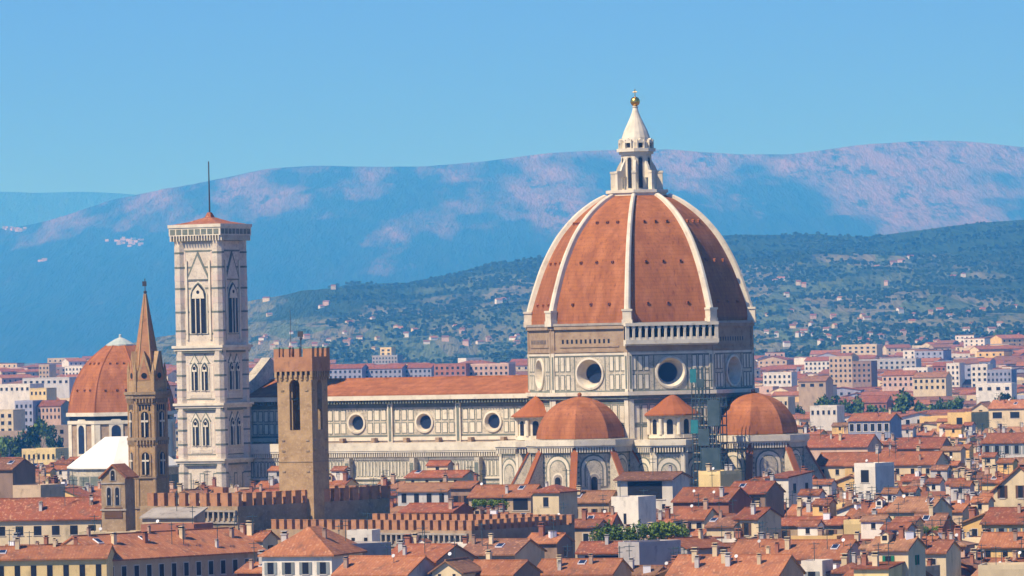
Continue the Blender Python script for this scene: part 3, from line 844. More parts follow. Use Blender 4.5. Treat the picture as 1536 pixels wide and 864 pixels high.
mb.build('shaft', [M['tan_stone'], M['rough_stone'], M['dark']], badia)
def bifora(w_, h_, tr):
    g_ = MB(); g_.plate(arch_pts(0,-.2,w_+.7,h_+.6), .1, -.18, 1); g_.plate(arch_pts(0,0,w_,h_), .1, -.23, 0)
    if tr:
        g_.box(-.1,.1,-.45,-.2,0,h_*.62,2); g_.plate(rect_pts(-w_/2,w_/2,h_*.58,h_*.66), -.2, -.35, 2)
        g_.box(-.09,.09,-.4,-.2,h_*.66,h_*.95,2)
    return g_.mesh('window', [M['dark'], M['tan_stone'], M['marble_pale']])
W1 = bifora(1.35, 4.7, True); W2 = bifora(1.35, 4.1, True)
for k in (-1,0,1,2,3,4):
    rot = Matrix.Rotation(k*math.pi/3, 3, 'Z')
    put('window', W1, badia, tuple(rot @ Vector((0,-r*c6,38.8))), k*math.pi/3)
    put('window', W2, badia, tuple(rot @ Vector((0,-r*c6,31.9))), k*math.pi/3)
bs_ = MB(); bs_.prism(ngon(r-.1,6,math.pi/6),47.15,49.0,0)
for k in range(6):
    a = math.pi/6+k*math.pi/3
    x, y = math.sin(a)*(r-.25), -math.cos(a)*(r-.25)
    bs_.tube((x,y,47.15),(x,y,50.8),.34,6,0); bs_.tube((x,y,50.8),(x,y,52.6),.36,6,0,.04)
bs_.build('spire_base', M['tan_stone'], badia)
gbm = MB(); gbm.plate([(-1.7,48.9),(1.7,48.9),(0,54.6)], 1.6, -.1, 0)
gbm.plate([(-1.15,49.3),(1.15,49.3),(0,53.2)], .05, -.16, 1)
gbm.plate([(.55*math.cos(2*math.pi*i/10),50.1+.55*math.sin(2*math.pi*i/10)) for i in range(10)], .05, -.22, 2)
GB = gbm.mesh('gable', [M['tan_stone'], M['red_stone'], M['dark']])
for k in range(6): put('gable', GB, badia, tuple(Matrix.Rotation(k*math.pi/3,3,'Z') @ Vector((0,-(r-.35)*c6,0))), k*math.pi/3)
spm = MB(); spm.prism(ngon(r-.75,6,math.pi/6),48.9,65.2,0,pl1=ngon(.22,6,math.pi/6))
for k in range(6):
    a = math.pi/6+k*math.pi/3
    spm.tube((math.sin(a)*(r-.75),-math.cos(a)*(r-.75),48.9),(math.sin(a)*.22,-math.cos(a)*.22,65.2),.17,5,1,.1)
spm.build('spire', [M['red_stone'], M['tan_stone']], badia)
fn = MB(); fn.ball((0,0,65.5),.32,0,8,6); fn.tube((0,0,65.4),(0,0,68),.09,5,0); fn.box(-.5,.28,-.05,.05,66.6,67.5,0); fn.build('weathervane', M['iron'], badia)

# ---------------------------------------------------------------- crenellated brown tower
tp = P(454, 600, 1010)
barg = thing('stone_tower', 'square brown stone tower with crenellated top and tall open belfry arch', 'tower', (tp.x, tp.y, 0), R(-23))
hw = 3.4
def tower_shell(mb, hw, z0, z1, ow, oz0, oz1):
    """square shaft with an arched opening through each wall"""
    th = .9
    for k in range(4):
        mb.T = Tz(k*math.pi/2, 0, -hw, 0)
        r_ = ow/2; zc = oz1-r_
        mb.poly([(-hw,0,z0),(hw,0,z0),(hw,0,oz0),(-hw,0,oz0)], 0)
        mb.poly([(-hw,0,oz0),(-r_,0,oz0),(-r_,0,zc),(-hw,0,zc)], 0); mb.poly([(r_,0,oz0),(hw,0,oz0),(hw,0,zc),(r_,0,zc)], 0)
        N = 10
        arc = [(r_*math.cos(math.pi-math.pi*i/N), zc+r_*math.sin(math.pi-math.pi*i/N)) for i in range(N+1)]
        for (u0,w0),(u1,w1) in zip(arc,arc[1:]):
            f0, f1 = (u0/r_)*hw, (u1/r_)*hw
            mb.poly([(u0,0,w0),(u1,0,w1),(f1,0,z1),(f0,0,z1)], 0)
            mb.poly([(u0,0,w0),(u1,0,w1),(u1,th,w1),(u0,th,w0)], 1)
        mb.poly([(-hw,0,zc),(-r_,0,zc),(-hw,0,z1)], 0); mb.poly([(hw,0,zc),(r_,0,zc),(hw,0,z1)], 0)
        for s_ in (-1,1): mb.poly([(s_*r_,0,oz0),(s_*r_,0,zc),(s_*r_,th,zc),(s_*r_,th,oz0)], 1)
        mb.poly([(-r_,0,oz0),(r_,0,oz0),(r_,th,oz0),(-r_,th,oz0)], 1)
        mb.T = None
    mb.poly([(-hw+.1,-hw+.1,oz0-.3),(hw-.1,-hw+.1,oz0-.3),(hw-.1,hw-.1,oz0-.3),(-hw+.1,hw-.1,oz0-.3)], 1)
    i_ = hw-th
    for k in range(4):
        mb.T = Tz(k*math.pi/2, 0, -i_, 0)
        for a,b in ((-i_,-ow/2),(ow/2,i_)): mb.poly([(a,0,oz0-.3),(b,0,oz0-.3),(b,0,z1),(a,0,z1)], 1)
        mb.T = None
mb = MB(); tower_shell(mb, hw, 0, 50.6, 2.05, 39.8, 48.9)
for k in range(4):
    mb.T = Tz(k*math.pi/2, 0, -hw, 0)
    mb.plate(rect_pts(-hw,hw,34.0,34.15), .05, -.08, 1); 
    for z in (32.2, 37.8, 46.8, 49.0, 35.9):
        for s_ in (-1,1): mb.plate(rect_pts(s_*2.4-.3,s_*2.4+.3,z,z+.28), .05, -.12, 1)
    mb.T = None
mb.build('shaft', [M['tan_stone'], M['rough_stone']], barg)
cw = MB(); e = hw+.42
cw.box(-e,e,-e,e,50.4,53.0,0)
for k in range(4):
    cw.T = Tz(k*math.pi/2, 0, -hw, 0)
    for i in range(8):
        u = -3.7+i*1.057
        cw.box(u*.95-.2,u*.95+.2,-.40,.1,49.3,50.4,1); cw.box(u*.95-.2,u*.95+.2,-.22,.1,48.8,49.3,1)
        if i < 7: cw.plate(rect_pts(u*.95+.28,u*.95+.74,49.7,50.35), .05, -.03, 2)
    cw.T = None
cw.build('battlement', [M['red_stone'], M['tan_stone'], M['dark']], barg)
ml = MB(); ml.box(-.5,.5,0,.6,53.0,54.5,0); ml.box(-.55,.55,-.05,.65,54.5,54.75,1); ML = ml.mesh('merlon', [M['red_stone'], M['copper']])
for k in range(4):
    rot = Matrix.Rotation(k*math.pi/2,3,'Z')
    for i in range(4): put('merlon', ML, barg, tuple(rot @ Vector((-3.3+i*2.05,-e,0))), k*math.pi/2)
be = MB(); be.T = Matrix.Translation((0,0,43.5)); be.lathe([(.95,0),(.8,.35),(.6,1.1),(.5,1.5),(.1,1.8)],12,0); be.T=None; be.tube((-2.4,0,45.4),(2.4,0,45.4),.16,5,0); be.build('bell', M['copper'], barg)
ms = MB(); ms.tube((-1.4,-1.6,53),(-1.4,-1.6,61.6),.05,4); ms.tube((.35,-1,53),(.35,-1,56.8),.09,5); ms.ball((.35,-1,56.3),.28,0,8,6); ms.box(-.25,.8,-1.05,-.95,56.6,57.6); ms.build('weathervane', M['iron'], barg)

# ---------------------------------------------------------------- crenellated palace walls
def fortress(name, label, px, py, D, rot, L1, L2, hmer, pitch, mats, corb):
    """block whose nearest corner stands at (px, py); L1 runs left, L2 runs right"""
    c = P(px, py, D)
    t = thing(name, label, 'palace', (c.x, c.y, 0), rot)
    zt = c.z-hmer
    mb = MB(); mb.box(-L1, 0, 0, L2, 0, zt, 0, top=False)
    mb.box(-L1+.9, -.9, .9, L2-.9, zt-3.0, zt-1.6, 2)
    mb.box(-L1,0,0,.9,zt-.01,zt,0); mb.box(-.9,0,.9,L2,zt-.01,zt,0); mb.box(-L1,-.9,L2-.9,L2,zt-.01,zt,0); mb.box(-L1,-L1+.9,.9,L2-.9,zt-.01,zt,0)
    if corb:
        z0, u0, u1 = corb
        n = int((u1-u0)/1.15)
        for i in range(n+1):
            u = u0+i*(u1-u0)/n
            mb.box(u-.2,u+.2,-.5,.1,zt-z0-1.6,zt-z0,3)
            if i < n: mb.plate(arch_pts(u+.5*(u1-u0)/n, zt-z0-1.1, .62, 1.0), .05, -.03, 4)
        mb.plate(rect_pts(u0-.3,u1+.3,zt-z0-2.1,zt-z0-1.62), .05, -.3, 3)
        mb.plate(rect_pts(u0-.3,u1+.3,zt-z0,zt-z0+.3), .05, -.55, 3)
    mb.build('wall', mats, t)
    ml = MB(); ml.box(-.52*pitch/1.7,.52*pitch/1.7,0,.85,0,hmer,0); ml.box(-.55*pitch/1.7,.55*pitch/1.7,-.04,.89,hmer,hmer+.14,1)
    me = ml.mesh('merlon', [mats[1], mats[1]])
    for i in range(int(L1/pitch)): put('merlon', me, t, (-.55-i*pitch, 0, zt))
    for i in range(1,int(L2/pitch)): put('merlon', me, t, (0, .5+i*pitch, zt), math.pi/2)
    for i in range(int(L1/pitch)): put('merlon', me, t, (-.55-i*pitch, L2-.85, zt))
    return t
PM = [M['rough_stone'], M['red_stone'], M['flat_roof'], M['grey_stone'], M['dark']]
PM2 = [M['brown_masonry'], M['red_stone'], M['flat_roof'], M['grey_stone'], M['dark']]
fa = fortress('crenellated_palace', 'taller brown stone block with square merlons below the brown tower', 356, 741, 992, R(-40), 24, 41, 2.2, 2.6, PM, (1.0, -9.4, -.4))
fb = fortress('crenellated_palace', 'lower crenellated stone block with a long row of corbel arches', 707, 782, 962, R(-40), 48, 28, 1.6, 1.9, PM2, (.8, -20.5, -1.0))
o_ = MB(); o_.box(-2.1,2.1,-1.2,1.2,-.1,1.7,0); o_.box(-1.1,1.1,-.8,.8,1.7,2.7,0)
o_.build('watch_turret', [M['red_stone']], fa, (-9.5, 6, P(356,741,992).z-2.2+.5))

# ---------------------------------------------------------------- bell gable
bg_ = P(177, 800, 985)
bcot = thing('bell_gable', 'narrow plastered bell gable with arched bell openings and tiled gable roof', 'bell gable', (bg_.x, bg_.y, 0), R(-20))
mb = MB()
z0 = P(177,800,985).z; z1 = P(177,714,985).z; z2 = P(177,699,985).z
w_ = 2.3
pl = [(-w_,0),(w_,0),(w_,z1),(0,z2),(-w_,z1)]
n_ = mb.pts([(u,-1.7,z) for u,z in pl]+[(u,1.7,z) for u,z in pl])
for i in range(5): mb.f.append((n_+i,n_+(i+1)%5,n_+5+(i+1)%5,n_+5+i)); mb.m.append(0)
for b_ in (n_,n_+5): mb.f.append(tuple(b_+i for i in range(5))); mb.m.append(0)
zb = P(177,752,985).z
mb.T = Matrix.Translation((0,-1.7,0))
mb.plate(rect_pts(-2.5,2.5,zb-1.6,zb-1.3), .05, -.2, 1); mb.plate(rect_pts(-w_,w_,z1-1.35,z1-1.1), .05, -.15, 1)
mb.plate(rect_pts(-1.7,1.7,z0+2.7,z0+4.6), .05, -.12, 2)
mb.T = None
mb.build('wall', [M['rough_stone'], M['grey_stone'], M['shutter_brown']], bcot)
for u, z, w2, h2 in ((-.8, zb-.6, .72, 3.1), (.8, zb-.6, .72, 3.1), (0, z1-.7, .75, 1.75)):
    g_ = MB(); g_.plate(arch_pts(0,-.1,w2+.5,h2+.35), .1, -.10, 1); g_.plate(arch_pts(0,0,w2,h2), .1, -.15, 0); g_.box(-.1,.1,-.22,-.12,h2*.45,h2*.55,1)
    g_.build('bell_opening', [M['dark'], M['grey_stone']], bcot, (u,-1.7,z))
rf = MB()
for s_ in (-1,1):
    rf.poly([(0,-2.1,z2+.1),(s_*2.65,-2.1,z1-.45),(s_*2.65,3.6,z1-.45),(0,3.6,z2+.1)]); rf.poly([(0,-2.1,z2+.4),(s_*2.65,-2.1,z1-.15),(s_*2.65,3.6,z1-.15),(0,3.6,z2+.4)])
    rf.poly([(0,-2.1,z2+.1),(s_*2.65,-2.1,z1-.45),(s_*2.65,-2.1,z1-.15),(0,-2.1,z2+.4)]); rf.poly([(s_*2.65,-2.1,z1-.45),(s_*2.65,3.6,z1-.45),(s_*2.65,3.6,z1-.15),(s_*2.65,-2.1,z1-.15)])
rf.build('roof', ROOFS[1], bcot)
nv = MB(); nv.box(-2.0,2.0,1.7,3.2,0,z1-.6,0); nv.build('rear_wall', M['rough_stone'], bcot)

# ---------------------------------------------------------------- left dome with its drum
md = P(183, 640, 1655)
medici = thing('domed_chapel', 'broad red tiled dome over a tan drum with white framed window, behind the spire', 'chapel', (md.x, md.y, 0), R(-2.5))
mb = MB(); a0 = math.pi/8; r = 16.2
mb.prism(ngon(r,8,a0), 0, 33.2, 0)
mb.prism(ngon(r+.5,8,a0), 33.2, 34.2, 1); mb.prism(ngon(r-.1,8,a0), 34.2, 35.5, 3); mb.prism(ngon(r+.9,8,a0), 35.5, 36.6, 1)
ap, hh = r*ca8, r*sa8
for k in range(8):
    mb.T = Tz(k*math.pi/4, 0, -ap, 0)
    for s_ in (-1,1): mb.plate(rect_pts(s_*(hh-.75)-.75,s_*(hh-.75)+.75,22,33.2), .05, -.3, 1)
    mb.plate(rect_pts(-hh,hh,21.6,22.3), .05, -.4, 2)
    mb.T = None
mb.build('drum', [M['brown_masonry'], M['marble_pale'], M['grey_stone'], M['dark']], medici)
g_ = MB(); g_.plate(rect_pts(-2.1,2.1,-1.2,9.2), .1, -.35, 1); g_.plate([(-2.4,9.2),(2.4,9.2),(1.2,10.3),(-1.2,10.3)], .1, -.5, 1); g_.plate(arch_pts(0,.2,2.7,8.4), .1, -.42, 0)
GW = g_.mesh('window', [M['glass'], M['marble_pale']])
for k in range(8): put('window', GW, medici, tuple(Matrix.Rotation(k*math.pi/4,3,'Z') @ Vector((0,-ap,24.3))), k*math.pi/4)
prof = catmull([(16.3,36.6),(16.0,39),(15.3,42.2),(13.9,46),(11.5,49.9),(8.1,53.4),(4.4,56.2)], 3)
dmb = MB(); dmb.lathe(prof, 8, 0, a0)
for k in range(8):
    for (r0,z0_),(r1,z1_) in zip(prof,prof[1:]):
        a = a0+k*math.pi/4
        dmb.tube((math.sin(a)*r0,-math.cos(a)*r0,z0_),(math.sin(a)*r1,-math.cos(a)*r1,z1_),.22,4,1)
dome2 = dmb.build('dome', [M['dome_tile'], M['dome_tile_dark']], medici)
for k in range(8):
    for z_, fs in ((43.2,(-.55,.05,.5)),(51.0,(-.5,0,.5))):
        for f_ in fs:
            r_ = at_h(prof, z_); p = Matrix.Rotation(k*math.pi/4,3,'Z') @ Vector((f_*r_*sa8,-r_*ca8,z_-.3))
            put('vent', VENT, dome2, tuple(p), k*math.pi/4, (.62,.62,.62))
cp2 = MB(); cp2.lathe([(4.3,56.0),(4.3,56.5),(3.0,57.3),(1.6,58.1),(.4,58.6),(.4,59.4),(.1,59.6)],12,0); cp2.build('cap', M['lead'], medici)

# ---------------------------------------------------------------- octagonal building with a white pyramid roof
bpx = P(186, 690, 1424)
bap = thing('octagonal_baptistery', 'octagonal building under a bright white pyramid roof beside the spire tower', 'baptistery', (bpx.x, bpx.y, 0), A30)
mb = MB(); mb.prism(ngon(14.2,8,a0), 0, 25.0, 0)
for k in range(8):
    mb.T = Tz(k*math.pi/4, 0, -14.2*ca8, 0)
    for z in (12,): panels(mb, -5, 5, z, z+11, 3)
    mb.T = None
mb.build('wall', [M['marble'], M['marble_green']], bap)
rf = MB(); rf.lathe([(14.9,24.9),(14.9,25.3),(4.9,32.7),(4.7,32.8)],8,0,a0); rf.build('roof', M['white_cloth'], bap)
# ---------------------------------------------------------------- houses
def win_mesh(kind):
    """window of unit size: x -.5..+.5, z 0..1"""
    g_ = MB()
    if kind == 'plain':
        g_.plate(rect_pts(-.64,.64,-.08,1.07), .1, -.05, 1); g_.plate(rect_pts(-.5,.5,0,1), .1, -.07, 0)
        g_.plate(rect_pts(-.72,.72,-.12,-.04), .1, -.16, 1)
    elif kind == 'hole':
        g_.plate(rect_pts(-.5,.5,0,1), .1, -.04, 0)
        g_.plate(rect_pts(-.6,.6,-.06,0), .1, -.12, 1)
    elif kind == 'arch':
        g_.plate([(-.5,0),(.5,0),(.5,.7),(.42,.87),(.25,.97),(0,1),(-.25,.97),(-.42,.87),(-.5,.7)], .1, -.05, 0)
    else:
        g_.plate(rect_pts(-.5,.5,0,1), .1, -.05, 0)
        g_.plate(rect_pts(-.66,.66,-.07,0), .1, -.14, 1)
        for s_ in (-1,1): g_.plate(rect_pts(s_*.78-.26,s_*.78+.26,-.01,1.01), .1, -.11, 2)
    mats = [M['dark'], M['frame_stone']]
    if kind.startswith('shut'): mats.append(M[{'shut':'shutter_brown','shutgreen':'shutter_green','shutgrey':'shutter_grey'}[kind]])
    return g_.mesh('window', mats)
WIN = {k: win_mesh(k) for k in ('plain','hole','arch','shut','shutgreen','shutgrey')}
ch = MB(); ch.box(-.42,.42,-.42,.42,-1.2,1.25,0); ch.box(-.55,.55,-.55,.55,1.25,1.42,0); ch.box(-.3,.3,-.3,.3,1.42,1.75,1); ch.box(-.5,.5,-.5,.5,1.75,1.85,0)
CHIM = [ch.mesh('chimney', [WALLS[k], M['dark']]) for k in ('cream','pale_grey','rust')] + [ch.mesh('chimney', [M['brick_chimney'], M['dark']])]
ds = MB(); ds.tube((0,0,-.6),(0,0,1.0),.05,5,1); ds.T = Matrix.Translation((0,-.1,1.1)) @ Matrix.Rotation(R(65),4,'X'); ds.lathe([(.05,-.03),(.19,0),(.30,.07)],12,0); ds.T=None
DISH = ds.mesh('satellite_dish', [M['dish_grey'], M['iron']])
an = MB(); an.tube((0,0,-.8),(0,0,3.6),.06,4); an.tube((-.9,0,3.3),(.9,0,3.3),.05,4); an.tube((-.5,0,2.6),(.5,0,2.6),.05,4)
for q in (-.7,-.35,0,.35,.7): an.tube((q,-.4,3.3),(q,.4,3.3),.04,4)
ANT = an.mesh('antenna', [M['steel']])
sk = MB(); sk.box(-.6,.6,-.8,.8,-.3,.12,0); sk.box(-.5,.5,-.7,.7,.12,.16,1); SKY = sk.mesh('skylight', [M['white_metal'], M['glass']])
dr = MB(); dr.box(-.65,.65,-.7,1.6,-.8,1.0,0); dr.plate(rect_pts(-.4,.4,.1,.85), -.65, -.74, 1)
for s_ in (-1,1): dr.poly([(0,-1.0,1.6),(s_*.95,-1.0,1.0),(s_*.95,1.7,1.0),(0,1.7,1.6)], 2)
dr.poly([(-.65,-.7,1.0),(.65,-.7,1.0),(0,-.7,1.55)], 0)
DORM = [dr.mesh('dormer', [WALLS[k], M['dark'], ROOFS[i]]) for k, i in (('cream',0),('white',1),('tan',4))]
hb = MB(); hb.box(-.6,.6,-.45,.45,-.9,.75,0); hb.box(-.66,.66,-.5,.5,.75,.85,1); HATCH = hb.mesh('roof_hatch', [M['white_metal'], M['grey_stone']])

def roof_fn(r):
    """height of the roof surface over local (x, y)"""
    w, d, e, k, rh = r['w'], r['d'], r['eave'], r['roof'], r['rh']
    if k == 'gx': return lambda x, y: e+rh*(1-abs(y)/(d/2))+.25
    if k == 'gy': return lambda x, y: e+rh*(1-abs(x)/(w/2))+.25
    if k == 'hip':
        m_ = min(w, d)/2
        return lambda x, y: e+rh*min(1, min(w/2-abs(x), d/2-abs(y))/m_)+.2
    if k == 'shed': return lambda x, y: e+rh*(y+d/2)/d+.25
    return lambda x, y: e+.1

def house_parts(r, mw, mr):
    """wall and roof geometry of a house record, in local coordinates"""
    w, d, e, k, rh = r['w']/2, r['d']/2, r['eave'], r['roof'], r['rh']
    b = r.get('base', 0); o = r.get('over', .55); t = .24
    if k == 'gy':
        for y in (-d, d): mw.poly([(-w,y,b),(w,y,b),(w,y,e),(0,y,e+rh),(-w,y,e)])
        for x in (-w, w): mw.poly([(x,-d,b),(x,d,b),(x,d,e),(x,-d,e)])
        ez = e-o*rh/w
        for s_ in (-1,1):
            q = [(0,e+rh),(s_*(w+o),ez),(s_*(w+o),ez+t),(0,e+rh+t)]
            n = mr.pts([(x,-d-o,z) for x,z in q]+[(x,d+o,z) for x,z in q])
            for i in range(3): mr.f.append((n+i,n+i+1,n+5+i,n+4+i)); mr.m.append(1 if i==0 else 0)
            mr.f.append((n,n+1,n+2,n+3)); mr.m.append(0); mr.f.append((n+4,n+5,n+6,n+7)); mr.m.append(0)
        mr.box(-.16,.16,-d-o,d+o,e+rh+t-.05,e+rh+t+.14,0)
    elif k == 'gx':
        for x in (-w, w): mw.poly([(x,-d,b),(x,d,b),(x,d,e),(x,0,e+rh),(x,-d,e)])
        for y in (-d, d): mw.poly([(-w,y,b),(w,y,b),(w,y,e),(-w,y,e)])
        ez = e-o*rh/d
        for s_ in (-1,1):
            q = [(0,e+rh),(s_*(d+o),ez),(s_*(d+o),ez+t),(0,e+rh+t)]
            n = mr.pts([(-w-o*.5,y,z) for y,z in q]+[(w+o*.5,y,z) for y,z in q])
            for i in range(3): mr.f.append((n+i,n+i+1,n+5+i,n+4+i)); mr.m.append(1 if i==0 else 0)
            mr.f.append((n,n+1,n+2,n+3)); mr.m.append(0); mr.f.append((n+4,n+5,n+6,n+7)); mr.m.append(0)
        mr.box(-w-o*.5,w+o*.5,-.16,.16,e+rh+t-.05,e+rh+t+.14,0)
    elif k == 'hip':
        mw.box(-w,w,-d,d,b,e,0,top=False,bottom=False)
        m_ = min(w, d); W_, D_ = w+o, d+o; ez = e-.1
        rx, ry = max(0.05, w-m_), max(0.05, d-m_)
        n = mr.pts([(-W_,-D_,ez),(W_,-D_,ez),(W_,D_,ez),(-W_,D_,ez),(-W_,-D_,ez+t),(W_,-D_,ez+t),(W_,D_,ez+t),(-W_,D_,ez+t),
                    (-rx,-ry,e+rh),(rx,-ry,e+rh),(rx,ry,e+rh),(-rx,ry,e+rh)])
        for f in ((0,1,5,4),(1,2,6,5),(2,3,7,6),(3,0,4,7)): mr.f.append(tuple(n+i for i in f)); mr.m.append(0)
        mr.f.append((n+3,n+2,n+1,n)); mr.m.append(1)
        for f in ((4,5,9,8),(5,6,10,9),(6,7,11,10),(7,4,8,11),(8,9,10,11)): mr.f.append(tuple(n+i for i in f)); mr.m.append(0)
    elif k == 'shed':
        mw.poly([(-w,-d,b),(w,-d,b),(w,-d,e),(-w,-d,e)]); mw.poly([(-w,d,b),(w,d,b),(w,d,e+rh),(-w,d,e+rh)])
        for x in (-w,w): mw.poly([(x,-d,b),(x,d,b),(x,d,e+rh),(x,-d,e)])
        sl = rh/(2*d)
        q = [(-d-o,e-o*sl),(d+o,e+rh+o*sl),(d+o,e+rh+o*sl+t),(-d-o,e-o*sl+t)]
        n = mr.pts([(-w-o*.5,y,z) for y,z in q]+[(w+o*.5,y,z) for y,z in q])
        for i in range(4): j=(i+1)%4; mr.f.append((n+i,n+j,n+4+j,n+4+i)); mr.m.append(1 if i==0 else 0)
        mr.f.append((n,n+1,n+2,n+3)); mr.m.append(0); mr.f.append((n+4,n+5,n+6,n+7)); mr.m.append(0)
    else:       # flat roof with a parapet
        mw.box(-w,w,-d,d,b,e,0,top=False,bottom=False)
        for a in ((-w,w,-d,-d+.3),(-w,w,d-.3,d),(-w,-w+.3,-d+.3,d-.3),(w-.3,w,-d+.3,d-.3)): mr.box(a[0],a[1],a[2],a[3],e-.02,e+.75,1)
        mr.poly([(-w+.05,-d+.05,e+.03),(w-.05,-d+.05,e+.03),(w-.05,d-.05,e+.03),(-w+.05,d-.05,e+.03)],0)

def build_house(r):
    t = thing(r.get('name','house'), r.get('label','house'), r.get('cat','house'), (r['x'], r['y'], r.get('base', 0) and 0), r['rot'], r.get('group'))
    mw, mr = MB(), MB(); house_parts(r, mw, mr)
    wm_ = WALLS[r['wall']] if isinstance(r['wall'], str) else r['wall']
    mw.build('wall', wm_, t)
    rm = r['roofm'] if not isinstance(r['roofm'], int) else ROOFS[r['roofm']]
    if r['roof'] == 'flat' and isinstance(r['roofm'], int): rm = M['flat_roof']
    ro = mr.build('roof', [rm, wm_ if r['roof']=='flat' else M['brick_chimney']], t)
    w, d = r['w'], r['d']
    for (face, n, dz, ww, hh, kind) in r.get('wins', []):
        L = w if face == 'f' else d
        for i in range(n):
            u = -L/2+(i+.5)*L/n
            p, a = ((u,-d/2,r['eave']+dz-hh),0) if face == 'f' else ((w/2,u,r['eave']+dz-hh),math.pi/2)
            put('window', WIN[kind], t, p, a, (ww,1,hh))
    hf = roof_fn(r)
    for (x, y, s_, v) in r.get('chim', []): put('chimney', CHIM[v], ro, (x,y,hf(x,y)+.35), 0, (s_,s_,s_))
    for (x, y) in r.get('dish', []): put('satellite_dish', DISH, ro, (x,y,hf(x,y)), 0)
    for (x, y) in r.get('ant', []): put('antenna', ANT, ro, (x,y,hf(x,y)), .6)
    for (x, y, v) in r.get('dorm', []): put('dormer', DORM[v], ro, (x,y,hf(x,y)+.1), 0)
    for (x, y) in r.get('hatch', []): put('roof_hatch', HATCH, ro, (x,y,hf(x,y)+.2), (x*7) % 3)
    for (x, y) in r.get('sky', []):
        o = put('skylight', SKY, ro, (x,y,hf(x,y)+.05))
        if r['roof'] == 'gx': o.rotation_euler.x = math.atan2(r['rh'], d/2)*(1 if y < 0 else -1)
        elif r['roof'] == 'gy': o.rotation_euler.y = -math.atan2(r['rh'], w/2)*(1 if x < 0 else -1)
    for (x, y, ww, dd, hh, wk, rk) in r.get('room', []):
        a, c = MB(), MB()
        sub = dict(w=ww, d=dd, eave=hh, roof='gx', rh=.7, over=.35); house_parts(sub, a, c)
        z = hf(x,y)-.6
        q = a.build('roof_room', WALLS[wk], t, (x,y,z)); c.build('roof', [ROOFS[rk], M['brick_chimney']], q)
        put('window', WIN['hole'], q, (0,-dd/2,hh-1.4), 0, (.8,1,1.0))
    return t

HAND = []
CLEAR = [(262,385,1350,735),(380,500,1330,735),(480,770,1330,738),(760,905,1290,742),(900,1060,1290,755),(1040,1215,1290,742),
         (185,260,1020,752),(195,356,975,792),(356,590,975,780),(380,706,945,818),(706,872,940,820),(150,215,978,800),(95,200,1400,712),(0,100,2190,670),
         (1180,1536,1960,626)]
def H(px0, px1, py, D, depth, rot, roof, rh, wall, roofm, label, wins=(), clear=None, **kw):
    rot = R(rot)
    w = (px1-px0)*D/F/math.cos(rot)
    fc_ = P((px0+px1)/2, py, D)
    r = dict(x=fc_.x-math.sin(rot)*depth/2, y=fc_.y+math.cos(rot)*depth/2, rot=rot, w=w, d=depth, eave=fc_.z, roof=roof, rh=rh, wall=wall, roofm=roofm, label=label, wins=list(wins), hand=True)
    r.update(kw)
    HAND.append(r)
    CLEAR.append((px0-2, px1+4, D-2, clear if clear else py+14))
    return r
# bottom left
H(-60,160,839,905,12,-3,'gx',1.7,'yellow',1,'long yellow palazzo with tall narrow windows at the bottom left corner',[('f',9,-1.0,.9,2.6,'hole')],clear=870)
H(166,392,833,925,15,47,'gx',3.6,'tan',1,'long shaded palazzo under one tiled roof with a row of dark framed windows',[('f',13,-1.2,1.0,2.2,'plain')],clear=870,chim=[(-12,-3,.8,0),(4,-2.5,.9,0),(15,-3,.7,3)])
H(-40,152,779,1012,15,-6,'gx',3.4,'cream',7,'broad cream house with five square windows, left of the bell gable',[('f',7,-1.2,1.4,1.7,'hole')],clear=818)
H(118,204,804,978,6,-10,'flat',.1,'cream',0,'cream terrace house with arched windows and pillared balustrade below the bell gable',[('f',5,-1.1,1.3,1.9,'arch')],clear=822)
H(18,62,733,1180,9,-30,'flat',.1,'tan',0,'plain tan block without windows behind the broad cream house',[],clear=750)
H(-30,20,704,1230,10,-25,'gx',2.0,'brown',4,'dark brown house at the left edge of the photo below the trees',[],clear=750)
H(392,498,834,884,17,-18,'hip',4.4,'white',1,'white house with dark windows under a broad orange hipped roof',[('f',4,-1.0,1.0,1.9,'shutgrey'),('f',4,-4.2,1.0,1.7,'shutgrey')],clear=870,chim=[(-4,-3,1.0,1)])
H(500,586,822,896,10,38,'flat',.1,'grey',0,'bare grey wall house right of the broad orange hipped roof',[],clear=862)
H(212,292,776,975,4,-26,'shed',1.2,'tan',M['grey_stone'],'grey lean-to roofed house under the crenellated brown wall',[('f',5,-2.6,.7,1.2,'arch')],clear=800)
H(210,292,793,955,7,-25,'flat',.1,'rust',0,'low rust coloured terrace house below the grey lean-to roof',[('f',4,-.8,.9,1.2,'plain')],clear=822)
H(520,558,802,936,5,-15,'flat',.1,'white',0,'small white rooftop hut against the corbelled brown wall',[('f',2,-.5,.6,.7,'hole')],clear=814)
H(586,655,842,880,12,-30,'gx',2.2,'tan',0,'low tan house with wide tile roof below the corbel arches',[],clear=862)
H(688,772,832,900,13,-22,'gx',2.0,'cream',4,'cream house with shuttered windows right under the dark crenellated wall',[('f',4,-.7,.8,1.5,'shut')],clear=856,chim=[(-1,-2,.7,0)])
H(500,612,862,868,11,-28,'gx',2.4,'grey',1,'orange roofed house at the bottom edge below the grey wall',[],clear=870)
H(648,692,858,868,8,-22,'gy',1.6,'cream',3,'small cream gable end house at the bottom edge of the photo',[('f',2,-.3,.5,.8,'hole')],clear=870)
H(693,770,862,872,9,-28,'gx',1.8,'brown',1,'brown house with bright tile roof right of the small cream gable',[],clear=870)
